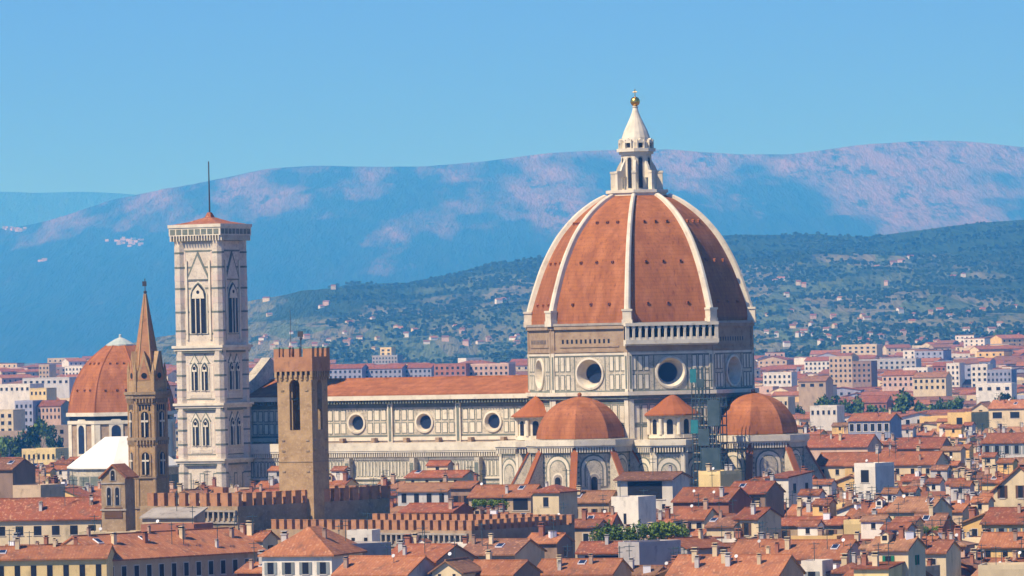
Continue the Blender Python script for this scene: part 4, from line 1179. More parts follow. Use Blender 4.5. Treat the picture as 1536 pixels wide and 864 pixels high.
# below the nave
H(608,694,716,1215,8,-24,'gx',1.1,'cream',7,'cream house with red roof and stepped attic in front of the nave wall',[('f',4,-.6,.7,.9,'hole')],clear=732,room=[(-1,1.5,5,3,2.2,'cream',7)])
H(596,672,737,1165,8,-24,'gx',1.4,'pale_grey',3,'pale grey house with open loggia windows below the nave',[('f',4,-.5,1.1,1.9,'hole')],clear=758)
H(676,707,732,1155,8,-20,'gx',1.0,'brown',1,'narrow brown house with orange roof and two dark doors',[('f',2,-1.6,1.0,2.2,'shut')],clear=758)
H(703,796,745,1140,9,-22,'gx',2.0,'tan',1,'tan house with a planted roof terrace behind the dark battlements',[('f',3,-.5,3.2,2.3,'hole')],clear=770)
H(600,680,768,1075,9,-26,'gx',1.3,'rust',7,'rust walled house with red roof behind the crenellated block',[('f',4,-.5,.8,1.1,'hole')],clear=778)
# below the south apse
H(799,838,739,1110,7.5,-30,'hip',1.5,'cream',7,'square cream tower house with one dark window and red hipped roof',[('f',1,-.9,1.2,1.9,'hole')],clear=774)
H(855,913,753,1130,8,-20,'gx',1.9,'tan',3,'tan house under a pale orange roof right of the cream tower house',[('f',4,-1.4,.6,1.6,'shut')],clear=776)
H(872,916,789,1020,6,-20,'gx',2.0,'brown',7,'low red tiled roof wedged beside the white cube house',[],clear=800)
H(917,957,751,1045,6.5,-32,'flat',.1,'white',0,'plain white cube house with one small window and flat roof',[('f',1,-2.4,.6,2.0,'hole')],clear=795)
H(926,1008,719,1125,10,-22,'gx',1.1,'white',4,'white house with a wide dark roof terrace opening below the scaffolding',[('f',1,-.4,7.4,3.6,'hole'),('f',3,-5.0,.7,1.0,'plain')],clear=762,over=1.0)
H(1048,1080,712,1165,9,-32,'flat',.1,'yellow',0,'pale yellow block with white chimneys at the foot of the scaffolding',[],clear=744,chim=[(-1.5,-2,1.0,0),(.5,2,.8,1),(1.5,2.4,.8,1),(2.2,1,.8,1)])
H(1090,1148,740,1120,10,-24,'gx',2.0,'brown',7,'brown house with red roof left of the white house with square window',[('f',2,-.9,1.8,1.6,'hole')],clear=756)
H(1148,1182,717,1140,9.5,-34,'shed',.9,'white',7,'white house with one square dark window below the east apse',[('f',1,-1.3,2.0,2.0,'plain'),('r',2,-1.2,1.1,2.0,'hole')],clear=754)
H(1102,1137,778,1010,9,-30,'gx',1.6,'cream',7,'small cream house with one brown door between grey gable walls',[('f',1,-.8,.9,2.2,'shut')],clear=808,chim=[(-1.2,2.5,.9,0)])
H(1010,1092,752,1095,11,-26,'gx',2.3,'rust',0,'rust walled house with dishes below the pale yellow block',[],clear=772,dish=[(-2,-4),(2.5,-4.5)])
H(1010,1056,779,1030,9,-20,'gx',1.7,'cream',0,'cream house with teal door right of the roof garden',[('f',3,-.6,1.0,1.6,'plain')],clear=795)
H(1060,1100,790,1010,9,-24,'gx',1.5,'cream',4,'cream house with low brown tile roof beside the grey gable wall',[],clear=806)
H(882,1030,817,985,9,-14,'flat',.1,'grey',0,'flat roofed house carrying the green roof garden',[],clear=822)
H(866,955,829,955,7,-16,'gx',1.5,'tan',7,'house with red roof and a long blue glazed window below the roof garden',[('f',1,-.5,7.8,1.0,'plain')],clear=846)
H(958,1022,818,950,5,44,'flat',.1,'grey',0,'grey plastered wall house right of the long glazed window',[],clear=850)
H(1030,1092,822,960,10,34,'gx',1.5,'grey',0,'grey stone house with sloping roof and one pale window',[('f',2,-1.8,1.3,1.8,'plain')],clear=850)
H(1098,1156,830,945,9,-20,'gx',1.9,'pink',1,'pink house with orange roof and a white chimney cap',[('f',2,-.7,.9,1.1,'hole')],clear=846,dish=[(1,-3)])
H(800,918,862,890,12,-16,'gx',2.0,'tan',1,'long orange tile roof at the bottom edge below the glazed window',[],clear=870,chim=[(-3,-3,.8,0),(2,-2,.7,3)])
H(1000,1165,866,880,14,-20,'gx',3.0,'tan',1,'wide orange roof at the bottom edge crowded with small chimneys',[],clear=870,chim=[(-6,-2,1,0),(-5,-4,.8,1),(-1,-2.5,.9,0),(0,-3.5,.9,1),(5,-3,.7,0)])
# right part
H(1282,1312,700,1165,7,-38,'flat',.1,'white',0,'tall white tower house with a loggia opening under its flat roof',[('f',1,-.7,2.0,2.6,'hole')],clear=736)
H(1203,1300,670,1500,12,-22,'gx',2.8,'pink',7,'long pink house with red roof directly right of the east apse',[],clear=682)
H(1346,1410,672,1480,11,-20,'gx',2.4,'brown',7,'brown walled house with long red roof and shaded front',[('f',5,-1.2,.8,1.2,'hole')],clear=684)
H(1224,1400,697,1330,11,-22,'gx',2.6,'cream',0,'very long cream house with shaded eaves behind the white tower house',[('f',8,-1.0,.9,1.3,'hole')],clear=712)
H(1273,1334,631,1800,12,-22,'gx',2.0,'bluegrey',0,'blue grey house with a row of pale windows below the park trees',[('f',6,-1.0,1.3,2.4,'plain')],clear=646)
H(1422,1456,622,1900,14,-30,'flat',.1,'ochre',0,'ochre square block with one tall dark window below the park trees',[('f',1,-1,2.2,4.5,'hole')],clear=648)
H(1458,1484,613,2050,12,-20,'gy',2.2,'cream',3,'cream gable house beside the ochre square block',[('f',1,-.5,1.2,1.6,'hole')],clear=634)
H(1484,1560,612,2000,12,-24,'gx',2.6,'cream',1,'long house with shaded balconies near the right edge below white apartment blocks',[('f',3,-1.4,3.5,2.2,'hole')],clear=634)
H(1475,1560,664,1490,12,-24,'gx',2.2,'pale_grey',0,'grey house with white shutters at the right edge below the park trees',[('f',6,-.8,1.1,2.2,'shutgrey')],clear=684)
H(1332,1394,767,1030,11,-26,'gx',2.2,'cream',3,'cream house with two bright green shutters under a brown roof',[('f',2,-.9,.8,1.6,'shutgreen')],clear=780)
H(1266,1366,786,1005,5,-12,'flat',.1,'yellow',0,'long blank yellow wall house below the green shuttered house',[],clear=803)
H(1366,1412,792,1000,8,-20,'gx',2.2,'rust',4,'rust coloured house with a planted terrace beside the long yellow wall',[('f',1,-.6,4.0,1.6,'hole')],clear=806)
H(1492,1570,736,1080,16,-30,'gy',4.6,'cream',7,'cream gabled house with large windows at the right edge',[('f',3,1.0,1.0,2.4,'shut')],clear=768)
H(1474,1570,785,1005,12,-22,'gx',2.4,'ochre',7,'ochre house with one white and one dark window at the right edge',[('f',5,-.9,1.0,2.1,'shutgrey')],clear=806)
H(1202,1233,848,898,6,-20,'flat',.1,'white',0,'white tower block with grey shutter and dark rim at the bottom edge',[('f',1,-1.0,1.2,1.6,'shutgrey')],clear=870)
H(1468,1570,854,890,9,-12,'flat',.1,'cream',0,'blank cream parapet wall at the bottom right corner',[],clear=870)
H(1470,1545,820,955,9,-18,'gx',2.0,'ochre',1,'ochre house with bright orange roof above the bottom right corner',[('f',3,-.7,.9,1.2,'hole')],clear=838)
H(1150,1262,838,925,12,-24,'gx',2.6,'pink',1,'broad pink house with an orange roof behind the white tower block',[('f',4,-.8,.8,1.1,'hole')],clear=842,chim=[(-4,-3,.9,0)])

ring = []          # footprints that fillers must keep clear of: (x, y, half w, half d, rot)
def fp(x, y, w, d, rot): ring.append((x, y, w/2, d/2, rot))
c_ = cath(-62, 0); fp(c_.x, c_.y, 92, 46, A30)
c_ = cath(0, 0); fp(c_.x, c_.y, 62, 62, A30)
for q in ((0,-30.5),(30.5,0)): c_ = cath(*q); fp(c_.x, c_.y, 42, 42, A30)
fp(cp.x, cp.y, 20, 20, R(-28)); fp(bp_.x, bp_.y, 9, 9, 0); fp(tp.x, tp.y, 9, 9, R(-23)); fp(bg_.x, bg_.y+4, 6, 15, R(-20))
fp(md.x, md.y, 36, 36, 0); fp(bpx.x, bpx.y, 31, 31, A30); fp(sp.x, sp.y, 9, 6, A30)
for f_, L1, L2 in ((fa,24,41),(fb,48,28)):
    m_ = f_.location + Matrix.Rotation(R(-40),3,'Z') @ Vector((-L1/2, L2/2, 0)); fp(m_.x, m_.y, L1+2, L2+2, R(-40))
for r in HAND: fp(r['x'], r['y'], r['w'], r['d'], r['rot'])
def corners(x, y, hw, hd, rot):
    c, s_ = math.cos(rot), math.sin(rot)
    return [(x+a*hw*c-b*hd*s_, y+a*hw*s_+b*hd*c) for a, b in ((-1,-1),(1,-1),(1,1),(-1,1))]
def overlap(A, B):
    if (A[0]-B[0])**2+(A[1]-B[1])**2 > (math.hypot(A[2],A[3])+math.hypot(B[2],B[3]))**2: return False
    ca, cb = corners(*A), corners(*B)
    for rot in (A[4], A[4]+math.pi/2, B[4], B[4]+math.pi/2):
        ax = (math.cos(rot), math.sin(rot))
        pa = [p[0]*ax[0]+p[1]*ax[1] for p in ca]; pb = [p[0]*ax[0]+p[1]*ax[1] for p in cb]
        if max(pa) < min(pb)+.05 or max(pb) < min(pa)+.05: return False
    return True

FILL = []
def try_fill(x, y, w, d, rot, eave, rh, roof):
    for k in range(4):
        A = (x, y, w/2+.1, d/2+.1, rot)
        if not any(overlap(A, B) for B in ring): break
        w *= .78; d *= .85
        if w < 5 or d < 5: return
    else: return
    top = eave+rh+.3
    tight = False
    pts = [proj((cx_, cy_, top)) for cx_, cy_ in corners(x, y, w/2, d/2, rot)]
    px0, px1 = min(p[0] for p in pts), max(p[0] for p in pts)
    if px1 < -60 or px0 > 1596: return
    for (a, b, Dc, pc) in CLEAR:
        if px1 > a and px0 < b and y < Dc:
            tp_ = max(p[1] for p in pts)
            tight = True
            lim = pc
            if tp_ < lim:
                drop = (lim-tp_)*y/F
                eave -= drop; top -= drop
                pts = [proj((cx_, cy_, top)) for cx_, cy_ in corners(x, y, w/2, d/2, rot)]
    if eave < 6.5: return
    r = dict(x=x, y=y, rot=rot, w=w, d=d, eave=eave, rh=rh, roof=roof, tight=tight)
    ring.append((x, y, w/2, d/2, rot))
    FILL.append(r)

rg = random.Random(21)
GR = R(-27)
ex = Vector((math.cos(GR), math.sin(GR))); ey = Vector((-math.sin(GR), math.cos(GR)))
v = 300.0
strip = 0
while v < 2350:
    dd = rg.uniform(5.5, 9)
    u = -900.0+rg.uniform(0, 12)
    lift = rg.uniform(-1.2, 1.2)
    while u < 300:
        ww = rg.choice((rg.uniform(4.5,7), rg.uniform(6,9.5), rg.uniform(9,14)))
        c = ex*(u+ww/2)+ey*(v+dd/2)
        u += ww+(rg.uniform(3,5) if rg.random() < .12 else rg.uniform(.15,.5))
        a1, a2, a3, a4, a5 = rg.random(), rg.uniform(-1,1), rg.random(), rg.random(), rg.uniform(.85,1.15)
        if not (846 < c.y < 1960): continue
        half = .0918*c.y+14
        if abs(c.x) > half: continue
        eave = 17.3+lift+a2*3.4+(1.5 if a1 > .85 else 0)
        roof = 'gx' if a3 < .58 else 'gy' if a3 < .76 else 'hip' if a3 < .88 else 'shed' if a3 < .93 else 'flat'
        m_ = {'gx': dd, 'gy': ww, 'hip': min(ww,dd)}.get(roof, dd*.5)
        try_fill(c.x, c.y, ww-.1, dd*a5 if a5 < 1 else dd-.1, GR+R(a2*6), eave, min(3.4, m_*.5*.36), roof)
    v += dd+(4.5 if strip % 2 else .4)
    strip += 1

def dress(r, k):
    """wall, roof tone, windows and roof furniture of a filler house"""
    q = random.Random(1000+k)
    r['wall'] = q.choice(('cream','cream','cream','white','ochre','ochre','tan','tan','tan','pink','brown','brown','rust','rust','yellow','pale_grey'))
    r['roofm'] = q.randrange(len(ROOFS))
    n1 = max(1, int(r['w']/4.2)); n2 = max(1, int(r['d']/5.0))
    kind = q.choice(('plain','hole','shut','shut','shutgrey','hole','shutgreen' if q.random()<.35 else 'plain'))
    r['wins'] = [('f',n1,-q.uniform(.7,1.2),q.uniform(.8,1.1),q.uniform(1.2,1.8),kind)]
    if q.random() < .5: r['wins'].append(('r',n2,-1.0,.9,1.5,kind))
    if r['eave'] > 15 and q.random() < .45: r['wins'].append(('f',n1,-4.1,.9,1.6,kind))
    w, d = r['w']/2*.8, r['d']/2*.8
    r['chim'] = [(q.uniform(-w,w), q.uniform(-d,d*.3), q.uniform(.55,1.15), q.randrange(4)) for _ in range(q.choice((1,2,2,3,3,4)))]
    if q.random() < .2: r['dish'] = [(q.uniform(-w,w), -q.uniform(.1,.8)*d)]
    if q.random() < .75: r['ant'] = [(q.uniform(-w,w), q.uniform(-d,d)) for _ in range(q.choice((1,1,2)))]
    if q.random() < .35 and r['roof'] == 'gx' and r['d'] > 6: r['dorm'] = [(q.uniform(-w,w), -d*.5, q.randrange(3))]
    if q.random() < .35: r['hatch'] = [(q.uniform(-w,w), q.uniform(-d,d*.2))]
    if q.random() < .35 and r['roof'] in ('gx','gy'): r['sky'] = [(q.uniform(.3,.9)*w*q.choice((-1,1)), -q.uniform(.3,.8)*d)]
    if q.random() < .5 and r['w'] > 6.5 and not (r['tight'] and r['y'] < 1400 and r['cx'] < 1200): r['room'] = [(q.uniform(-.6,.6)*w, q.uniform(-.3,.5)*d, q.uniform(3,5.5), q.uniform(2.6,4), q.uniform(2.6,3.6), q.choice(('cream','white','ochre','pale_grey')), q.randrange(8))]

# which fillers does the photograph show?  cast one ray per picture element
view_scale = 1.0
bv, bfc, own = [], [], []
def add_bvh(vs, fs, oid):
    n = len(bv); bv.extend(vs); bfc.extend(tuple(n+i for i in f) for f in fs); own.extend([oid]*len(fs))
bpy.context.view_layer.update()
for o in list(C.objects):
    if o.type == 'MESH' and o.name.split('.')[0] not in ('mountains','far_mountains','ground','foothills','near_foothills','deck','tube_frame','vent','niche'):
        mw_ = o.matrix_world
        add_bvh([mw_ @ v_.co for v_ in o.data.vertices], [tuple(p.vertices) for p in o.data.polygons], -1)
for i, r in enumerate(HAND+FILL):
    a, b = MB(), MB(); house_parts(r, a, b)
    T = Matrix.Translation((r['x'], r['y'], 0)) @ Matrix.Rotation(r['rot'], 4, 'Z')
    add_bvh([T @ p for p in a.v], a.f, i); add_bvh([T @ p for p in b.v], b.f, i)
tree_b = BVHTree.FromPolygons(bv, bfc)
seen = {}
org = Vector((0, 0, CAMZ)); CT = CM
for py in range(520, 864, 2):
    for px in range(0, 1536, 2):
        hit, nrm, idx, dist = tree_b.ray_cast(org, (CT @ Vector((px+.5-768, 432-py-.5, -F))).normalized(), 4000)
        if idx is not None and own[idx] >= 0:
            s_ = seen.setdefault(own[idx], [0, 0, 0, 1e9])
            s_[0] += 1; s_[1] += px; s_[2] += py; s_[3] = min(s_[3], hit.z)
nh = len(HAND)
vis = []
for i, r in enumerate(FILL):
    s_ = seen.get(i+nh)
    if s_ and s_[0] >= 8:
        r.update(n=s_[0], cx=s_[1]/s_[0], cy=s_[2]/s_[0], zmin=s_[3]); vis.append((i, r))
vis.sort(key=lambda t: -t[1]['n'])
LIMIT = 290-nh
keep, rest = vis[:LIMIT], vis[LIMIT:]
print('FILL', len(FILL), 'visible', len(vis), 'hand', nh, 'hand unseen', [HAND[i]['label'] for i in range(nh) if i not in seen], 'smallest kept', keep[-1][1]['n'])
for i, r in keep:
    dress(r, i)
    r['wins'] = [w_ for w_ in r['wins'] if r['eave']+w_[2] > r['zmin']+.3]
# labels: what the house looks like, then where it stands, then a rank where looks do not tell
def zone(r):
    x, y, D = r['cx'], r['cy'], r['y']
    if x < 262: return 'left of the marble bell tower' if D > 1000 else 'near the spire tower'
    if x < 500: return 'below the brown stone tower'
    if x < 770: return 'below the cathedral nave'
    if x < 950: return 'below the south apse'
    if x < 1210: return 'below the east apse'
    return 'right of the cathedral'
WN = {'cream':'cream','white':'white','ochre':'ochre','tan':'tan','pale_grey':'pale grey','pink':'pink','brown':'brown','grey':'grey','rust':'rust','yellow':'yellow','bluegrey':'blue grey'}
RNm = {'gx':'pitched','gy':'gabled','hip':'hipped','shed':'lean-to roofed','flat':'flat roofed'}
ORD = ['first','second','third','fourth','fifth','sixth','seventh','eighth','ninth','tenth','eleventh','twelfth']
groups = {}
for i, r in keep: groups.setdefault(zone(r), []).append(r)
for zn, rs in groups.items():
    rs.sort(key=lambda r: -r['cy'])
    for a in range(0, len(rs), 12):
        row = sorted(rs[a:a+12], key=lambda r: r['cx']); rn = a//12
        for j, r in enumerate(row):
            rt = ORD[rn] if rn < len(ORD) else 'thirteenth'
            rowt = 'nearest row' if rn == 0 else rt+' row back'
            look = f"{WN[r['wall']]} {RNm[r['roof']]} house"
            r['label'] = f"{look} {zn}, {rowt}, {ORD[j]} from left"
for j, r in enumerate(HAND):
    r['group'] = r.get('group')
    q = random.Random(500+j); w, d = r['w']/2*.85, r['d']/2*.8
    if r['roof'] in ('gx','hip'):
        r['chim'] = list(r.get('chim', []))+[(q.uniform(-w,w), q.uniform(-d,d*.3), q.uniform(.5,.9), q.randrange(4)) for _ in range(max(1, int(r['w']/7)))]
        if r['roof'] == 'gx' and q.random() < .5: r['sky'] = [(q.uniform(-w,w), -d*q.uniform(.3,.7)) for _ in range(max(1, int(r['w']/14)))]
    r['ant'] = [(q.uniform(-w,w), q.uniform(-d,d)) for _ in range(max(1, int(r['w']/10)))]
    if q.random() < .25 and 'dish' not in r: r['dish'] = [(q.uniform(-w,w), -d*.5)]
for i, r in keep: r['group'] = 'tiled houses of the old town'
for r in HAND+[r for _, r in keep]: build_house(r)
if rest:
    a, b = MB(), MB()
    for i, r in rest:
        T = Matrix.Translation((r['x'], r['y'], 0)) @ Matrix.Rotation(r['rot'], 4, 'Z')
        a.T = b.T = T; q = random.Random(i); n0, n1 = len(a.m), len(b.m)
        house_parts(r, a, b)
        a.m[n0:] = [q.randrange(5)]*(len(a.m)-n0); c = q.randrange(8); b.m[n1:] = [c]*(len(b.m)-n1)
    off_ = len(a.v)
    a.f += [tuple(i+off_ for i in f) for f in b.f]; a.m += [5+m_ for m_ in b.m]; a.v += b.v
    o = a.build('distant_rooftops', [WALLS[k] for k in ('cream','white','tan','pink','ochre')]+ROOFS)
    o['kind'] = 'stuff'; o['label'] = 'small far roofs glimpsed between the nearer houses'; o['category'] = 'rooftops'
# ---------------------------------------------------------------- roof gardens and trees
def crown_mesh(name, seed, n, clumps, leaf, mats, rx=1.0, rz=1.0):
    q = random.Random(seed); mb = MB()
    for _ in range(n):
        c, r_ = q.choice(clumps)
        d_ = Vector((q.gauss(0,1), q.gauss(0,1), q.gauss(0,1))).normalized()
        p = Vector(c)+d_*r_*(q.random()**.38)
        a = Vector((q.gauss(0,1), q.gauss(0,1), q.gauss(0,1)+.4)).normalized()
        b = a.orthogonal().normalized(); e = a.cross(b)
        s_ = leaf*q.uniform(.6,1.3); t_ = q.uniform(0,6.28); b2 = b*math.cos(t_)+e*math.sin(t_); e2 = a.cross(b2)
        mb.poly([p-b2*s_, p-e2*s_*.5, p+b2*s_, p+e2*s_*.5], 0 if q.random() < .8 else 1)
    return mb.mesh(name, mats)
def clumps_of(seed, n, r, h0, h1, cr):
    q = random.Random(seed); out = []
    for i in range(n):
        a = q.uniform(0, 6.28); rr = r*math.sqrt(q.random()); z = q.uniform(h0, h1)
        rr *= 1-.55*abs((z-h0)/(h1-h0)-.4)
        out.append(((rr*math.cos(a), rr*math.sin(a), z), cr*q.uniform(.7,1.2)))
    return out
CROWNS = [crown_mesh('crown', 5+i, 1500, clumps_of(40+i, 18, 6.0, 6, 16.5, 2.6), .95, [M['leaf'], M['leaf_dark']] if i != 1 else [M['leaf_dark'], M['leaf']]) for i in range(3)]
tk = MB(); tk.tube((0,0,0),(0,0,9),.45,7,0,.25)
for a in range(5): tk.tube((0,0,5+a*.8),(3.2*math.cos(a*1.3),3.2*math.sin(a*1.3),10+a),.2,5,0,.07)
TRUNK = tk.mesh('trunk', [M['bark']])
def tree(px, py_top, D, wpx, v, label, group):
    top = P(px, py_top, D); s_ = max(.5, wpx*D/F/11.5); zs_ = max(.5, top.z/18.5)
    t = thing('tree', label, 'tree', (top.x, D, 0), px*.37, group)
    put('trunk', TRUNK, t, scale=(s_,s_,zs_)); put('crown', CROWNS[v], t, scale=(s_,s_,zs_))
G1 = 'park trees among the far houses'
for px, py, D, w_, v, lb in ((1196,600,2650,26,1,'dark rounded tree just right of the east apse dome'),
        (1238,596,2650,34,0,'green tree with a wide crown second to the right of the apse dome'),
        (1262,590,2650,36,1,'dark tall tree third to the right of the apse dome'),
        (1285,596,2650,30,0,'bushy green tree touching the left end of the red hall roof'),
        (1318,604,2650,40,2,'low spreading tree in front of the red hall roof'),
        (1352,587,2650,42,0,'biggest round park tree right of the red hall roof'),
        (1388,598,2650,34,2,'mid green tree just right of the biggest round park tree'),
        (1412,600,2650,30,0,'smaller green tree second to the right of the biggest park tree'),
        (1432,591,2650,32,2,'green tree left of the ochre square block'),
        (1495,586,2650,36,1,'dark tree below the white apartment blocks'),
        (1516,588,2650,30,1,'dark tree near the right edge below the white apartment blocks'),
        (1516,628,2300,26,1,'nearer dark tree at the right edge of the photo')):
    tree(px, py, D, w_, v, lb, G1)
G2 = 'trees left of the domed chapel'
for px, py, D, w_, v, lb in ((8,650,2200,34,2,'low green tree at the left edge of the photo'),
        (34,636,2300,36,1,'dark tree second from the left edge'), (58,630,2350,34,0,'tallest tree between left edge and domed chapel'),
        (80,634,2300,26,1,'dark small tree closest to the domed chapel')):
    tree(px, py, D, w_, v, lb, G2)
SHR = [crown_mesh('foliage', 90+i, 520, clumps_of(60+i, 7, .9, .5, 1.5, .62), .17, [M['leaf_bright'], M['leaf']] if i else [M['leaf'], M['leaf_bright']]) for i in range(2)]
pt = MB(); pt.lathe([(.35,0),(.48,.55)],10,0); POT = pt.mesh('planter', [WALLS['rust']])
def shrub(px, py, D, s_, v, label, group):
    p = P(px, py, D)
    t = thing('potted_shrub', label, 'shrub', (p.x, p.y, p.z), px, group)
    put('planter', POT, t, scale=(s_,s_,s_*.6)); put('foliage', SHR[v], t, scale=(s_,s_,s_))
for px, s_, v, lb in ((897,1.25,0,'leftmost dark green shrub of the roof garden below the white cube'),
        (916,1.5,0,'second green shrub from left in the roof garden below the white cube'),(936,1.3,0,'dense green shrub in front of the white cube house'),
        (957,1.5,0,'green shrub in the middle of the roof garden'),(977,1.6,1,'bright yellow green shrub right of the white cube house'),
        (994,1.7,1,'largest bright yellow green shrub of the roof garden'),(1012,1.6,1,'bright green shrub near the right end of the roof garden'),(1024,1.2,0,'rightmost small shrub of the roof garden')):
    shrub(px, 816, 988.5+(px % 3), s_*1.35, v, lb, 'roof garden shrubs')
for px, lb in ((716,'leftmost shrub on the planted terrace behind the battlements'),(729,'second shrub on the planted terrace behind the battlements'),(741,'third shrub on the planted terrace behind the battlements'),(752,'rightmost shrub on the planted terrace behind the battlements')):
    shrub(px, 764, 1136, 1.15, 1, lb, 'terrace shrubs behind the battlements')
for px, lb in ((1370,'left shrub on the terrace beside the long yellow wall'),(1388,'middle shrub on the terrace beside the long yellow wall'),(1404,'right shrub on the terrace beside the long yellow wall')):
    shrub(px, 803, 996, .95, 0 if px == 1370 else 1, lb, 'shrubs beside the yellow wall')

# ---------------------------------------------------------------- apartment blocks beyond the old town
def block(px0, px1, py, D, depth, wall, label, nx=6, ny=3, roof='flat', roofm=5, rh=2.5, rot=-18, kind='hole'):
    r = dict(rot=R(rot))
    w_ = (px1-px0)*D/F/math.cos(R(rot)); f_ = P((px0+px1)/2, py, D)
    wins = [('f', nx, -1.2-k*3.4, w_/nx*.45, 1.7, kind) for k in range(ny)]
    build_house(dict(x=f_.x, y=f_.y+depth/2, rot=R(rot), w=w_, d=depth, eave=max(9, f_.z), roof=roof, rh=rh, wall=wall, roofm=roofm, wins=wins, over=.4,
                     name='apartment_block', cat='apartment block', label=label, group='apartment blocks beyond the old town'))
block(1250,1284,536,3700,18,'tan','tan brick apartment block with projecting right wing, left of the park trees',5,5)
block(1284,1312,543,3650,16,'brown','brown apartment block joined to the tan brick block',4,4)
block(1268,1320,518,4700,20,'cream','wide cream block standing highest above the tan brick apartments',6,2)
block(1284,1378,540,4000,16,'pale_grey','long pale grey apartment slab behind the tan brick block',12,3)
block(1212,1250,541,4000,16,'white','white slab with a red roof left of the tan brick block',6,3,'gx',7)
block(1425,1444,546,3500,14,'white','left one of two tall white apartment towers',3,5)
block(1462,1486,548,3450,14,'white','right one of two tall white apartment towers',3,5)
block(1444,1462,550,3600,12,'bluegrey','dark recessed block between the two tall white towers',2,4)
block(1360,1396,553,3500,14,'white','white house block with pale roof left of the tall white towers',5,2)
block(1376,1424,566,3050,14,'cream','cream building with a shaded right half above the park trees',6,2,'gx',3)
block(1404,1430,549,3700,14,'rust','small red roofed block left of the tall white towers',4,2,'gx',7)
block(1470,1522,577,2900,12,'white','long low white building with two dark openings above the dark trees',4,1)
block(1486,1522,556,3300,14,'bluegrey','glass fronted block right of the tall white towers',6,3)
block(1500,1560,535,4300,18,'pink','pink roofed block at the right edge below the hill',7,2,'gx',7)
block(1150,1192,560,3500,14,'white','white block right of the great dome at roof height',6,2)
block(1205,1245,572,3000,16,'tan','large tan gabled hall left of the park trees',3,1,'gx',3)
block(1286,1336,604,2760,14,'rust','long red hall roof among the park trees',8,1,'gx',7,3.2)
block(1160,1188,598,2500,12,'cream','cream house right of the east apse dome',4,2)
block(1222,1262,611,2250,12,'white','white and grey house below the dark park tree',5,1)
block(1330,1376,563,3300,16,'pink','pink apartment block with red roof left of the cream shaded building',6,2,'gx',0)
block(490,548,553,3600,14,'bluegrey','blue shaded apartment row directly behind the brown tower',8,2,'gx',7)
block(552,608,553,3600,14,'bluegrey','second blue shaded apartment row behind the nave roof',8,2,'gx',7)
block(612,652,552,3600,14,'bluegrey','third blue shaded apartment row behind the nave roof',6,2,'gx',7)
block(656,704,547,3500,14,'rust','brick red apartment row behind the nave roof',6,3)
block(708,768,547,3500,14,'pink','pinkish brick apartment row left of the great dome',8,3)
block(573,590,522,5200,12,'yellow','small pale yellow tower block behind the nave',2,4)
block(562,600,534,5200,16,'grey','wide grey block under the small pale yellow tower',8,2)
block(62,78,548,4300,14,'tan','tan tower block left of the domed chapel',3,4)
block(101,128,550,4300,14,'white','white block just left of the domed chapel',5,2)
block(50,76,584,3000,14,'yellow','pale yellow block between left edge and domed chapel',4,1)
block(-10,54,578,3100,20,'white','long low white shed at the left edge',8,1)
block(40,112,568,3500,20,'pale_grey','long pale grey shed roof left of the domed chapel',8,1)
block(28,56,603,2750,14,'bluegrey','blue shaded apartment house with balconies above the left trees',4,4)
block(-6,27,617,2600,14,'cream','cream block with dark balconies at the left edge above the trees',3,3)
block(62,98,609,2750,14,'pink','long red roofed row just left of the domed chapel',6,2,'gx',7)
block(40,92,676,1900,12,'yellow','pale yellow house with small windows below the left trees',7,1)

# ---------------------------------------------------------------- far city
q = random.Random(99)
mb = MB()
FW = ['cream','white','cream','pink','tan','ochre','bluegrey']
fmats = [WALLS[k] for k in FW]+[ROOFS[i] for i in (0,2,4,5,7)]+[M['lead_roof'], M['dark']]
cells = set()
for k in range(14000):
    D = 1980+(q.random()**1.1)*3500
    x = q.uniform(-1,1)*(.0918*D+30)
    px, _ = proj((x, D, 10))
    if D < 3000 and 110 < px < 1150: continue
    if D > 4600 and px > 420 and q.random() < (D-4600)/700: continue
    w_ = q.uniform(5, 11)*(.8+D/7000); d_ = q.uniform(4, 7)*(.8+D/7000); h_ = q.uniform(9, 17) + (7 if q.random() < .05 else 0)
    gz = FT.ray_cast(Vector((x, D, 900)), Vector((0,0,-1)), 2000)[0]
    gz = max(0, gz.z) if gz is not None else 0
    h_ += gz
    if D < 3000 and px > 1165: h_ = min(h_, 55-(628-512)*D/F-2.5)
    if D < 2400 and px < 112: h_ = min(h_, 55-(670-512)*D/F-2.5)
    if h_ < 5: continue
    key = (round(x/13), round(D/17))
    if key in cells: continue
    cells.add(key)
    if any(abs(x-o.location.x) < 16 and abs(D-o.location.y) < 18 for o in BLK) if (BLK := [o for o in C.objects if o.name.startswith('apartment_block')] if k == 0 else BLK) else False: continue
    T = Matrix.Translation((x, D, 0)) @ Matrix.Rotation(R(q.choice((-27,-18,5,30))+q.uniform(-8,8)), 4, 'Z')
    a, b = MB(), MB(); a.T = b.T = T
    k_ = q.choice(('gx','hip','flat','flat','flat','gy','gx'))
    house_parts(dict(w=w_*2, d=d_*2, base=max(0, gz-6), eave=h_, roof=k_, rh=min(w_,d_)*.32, over=.5), a, b)
    n = len(mb.v); wi = q.randrange(7)
    mb.v += a.v; mb.f += [tuple(i+n for i in f) for f in a.f]; mb.m += [wi]*len(a.f)
    n = len(mb.v); ri = 7+q.randrange(5) if k_ != 'flat' else q.choice((12, wi, wi, 9))
    mb.v += b.v; mb.f += [tuple(i+n for i in f) for f in b.f]; mb.m += [ri]*len(b.f)
    mb.T = T
    for fl in range(max(1, int((h_-gz)//3.6))):
        z = h_-1.2-fl*3.4
        nn = int(w_*2/4.5)
        for i in range(nn):
            u = -w_+(i+.5)*w_*2/nn
            mb.poly([(u-.75,-d_-.06,z-1.7),(u+.75,-d_-.06,z-1.7),(u+.75,-d_-.06,z),(u-.75,-d_-.06,z)], 13)
    mb.T = None
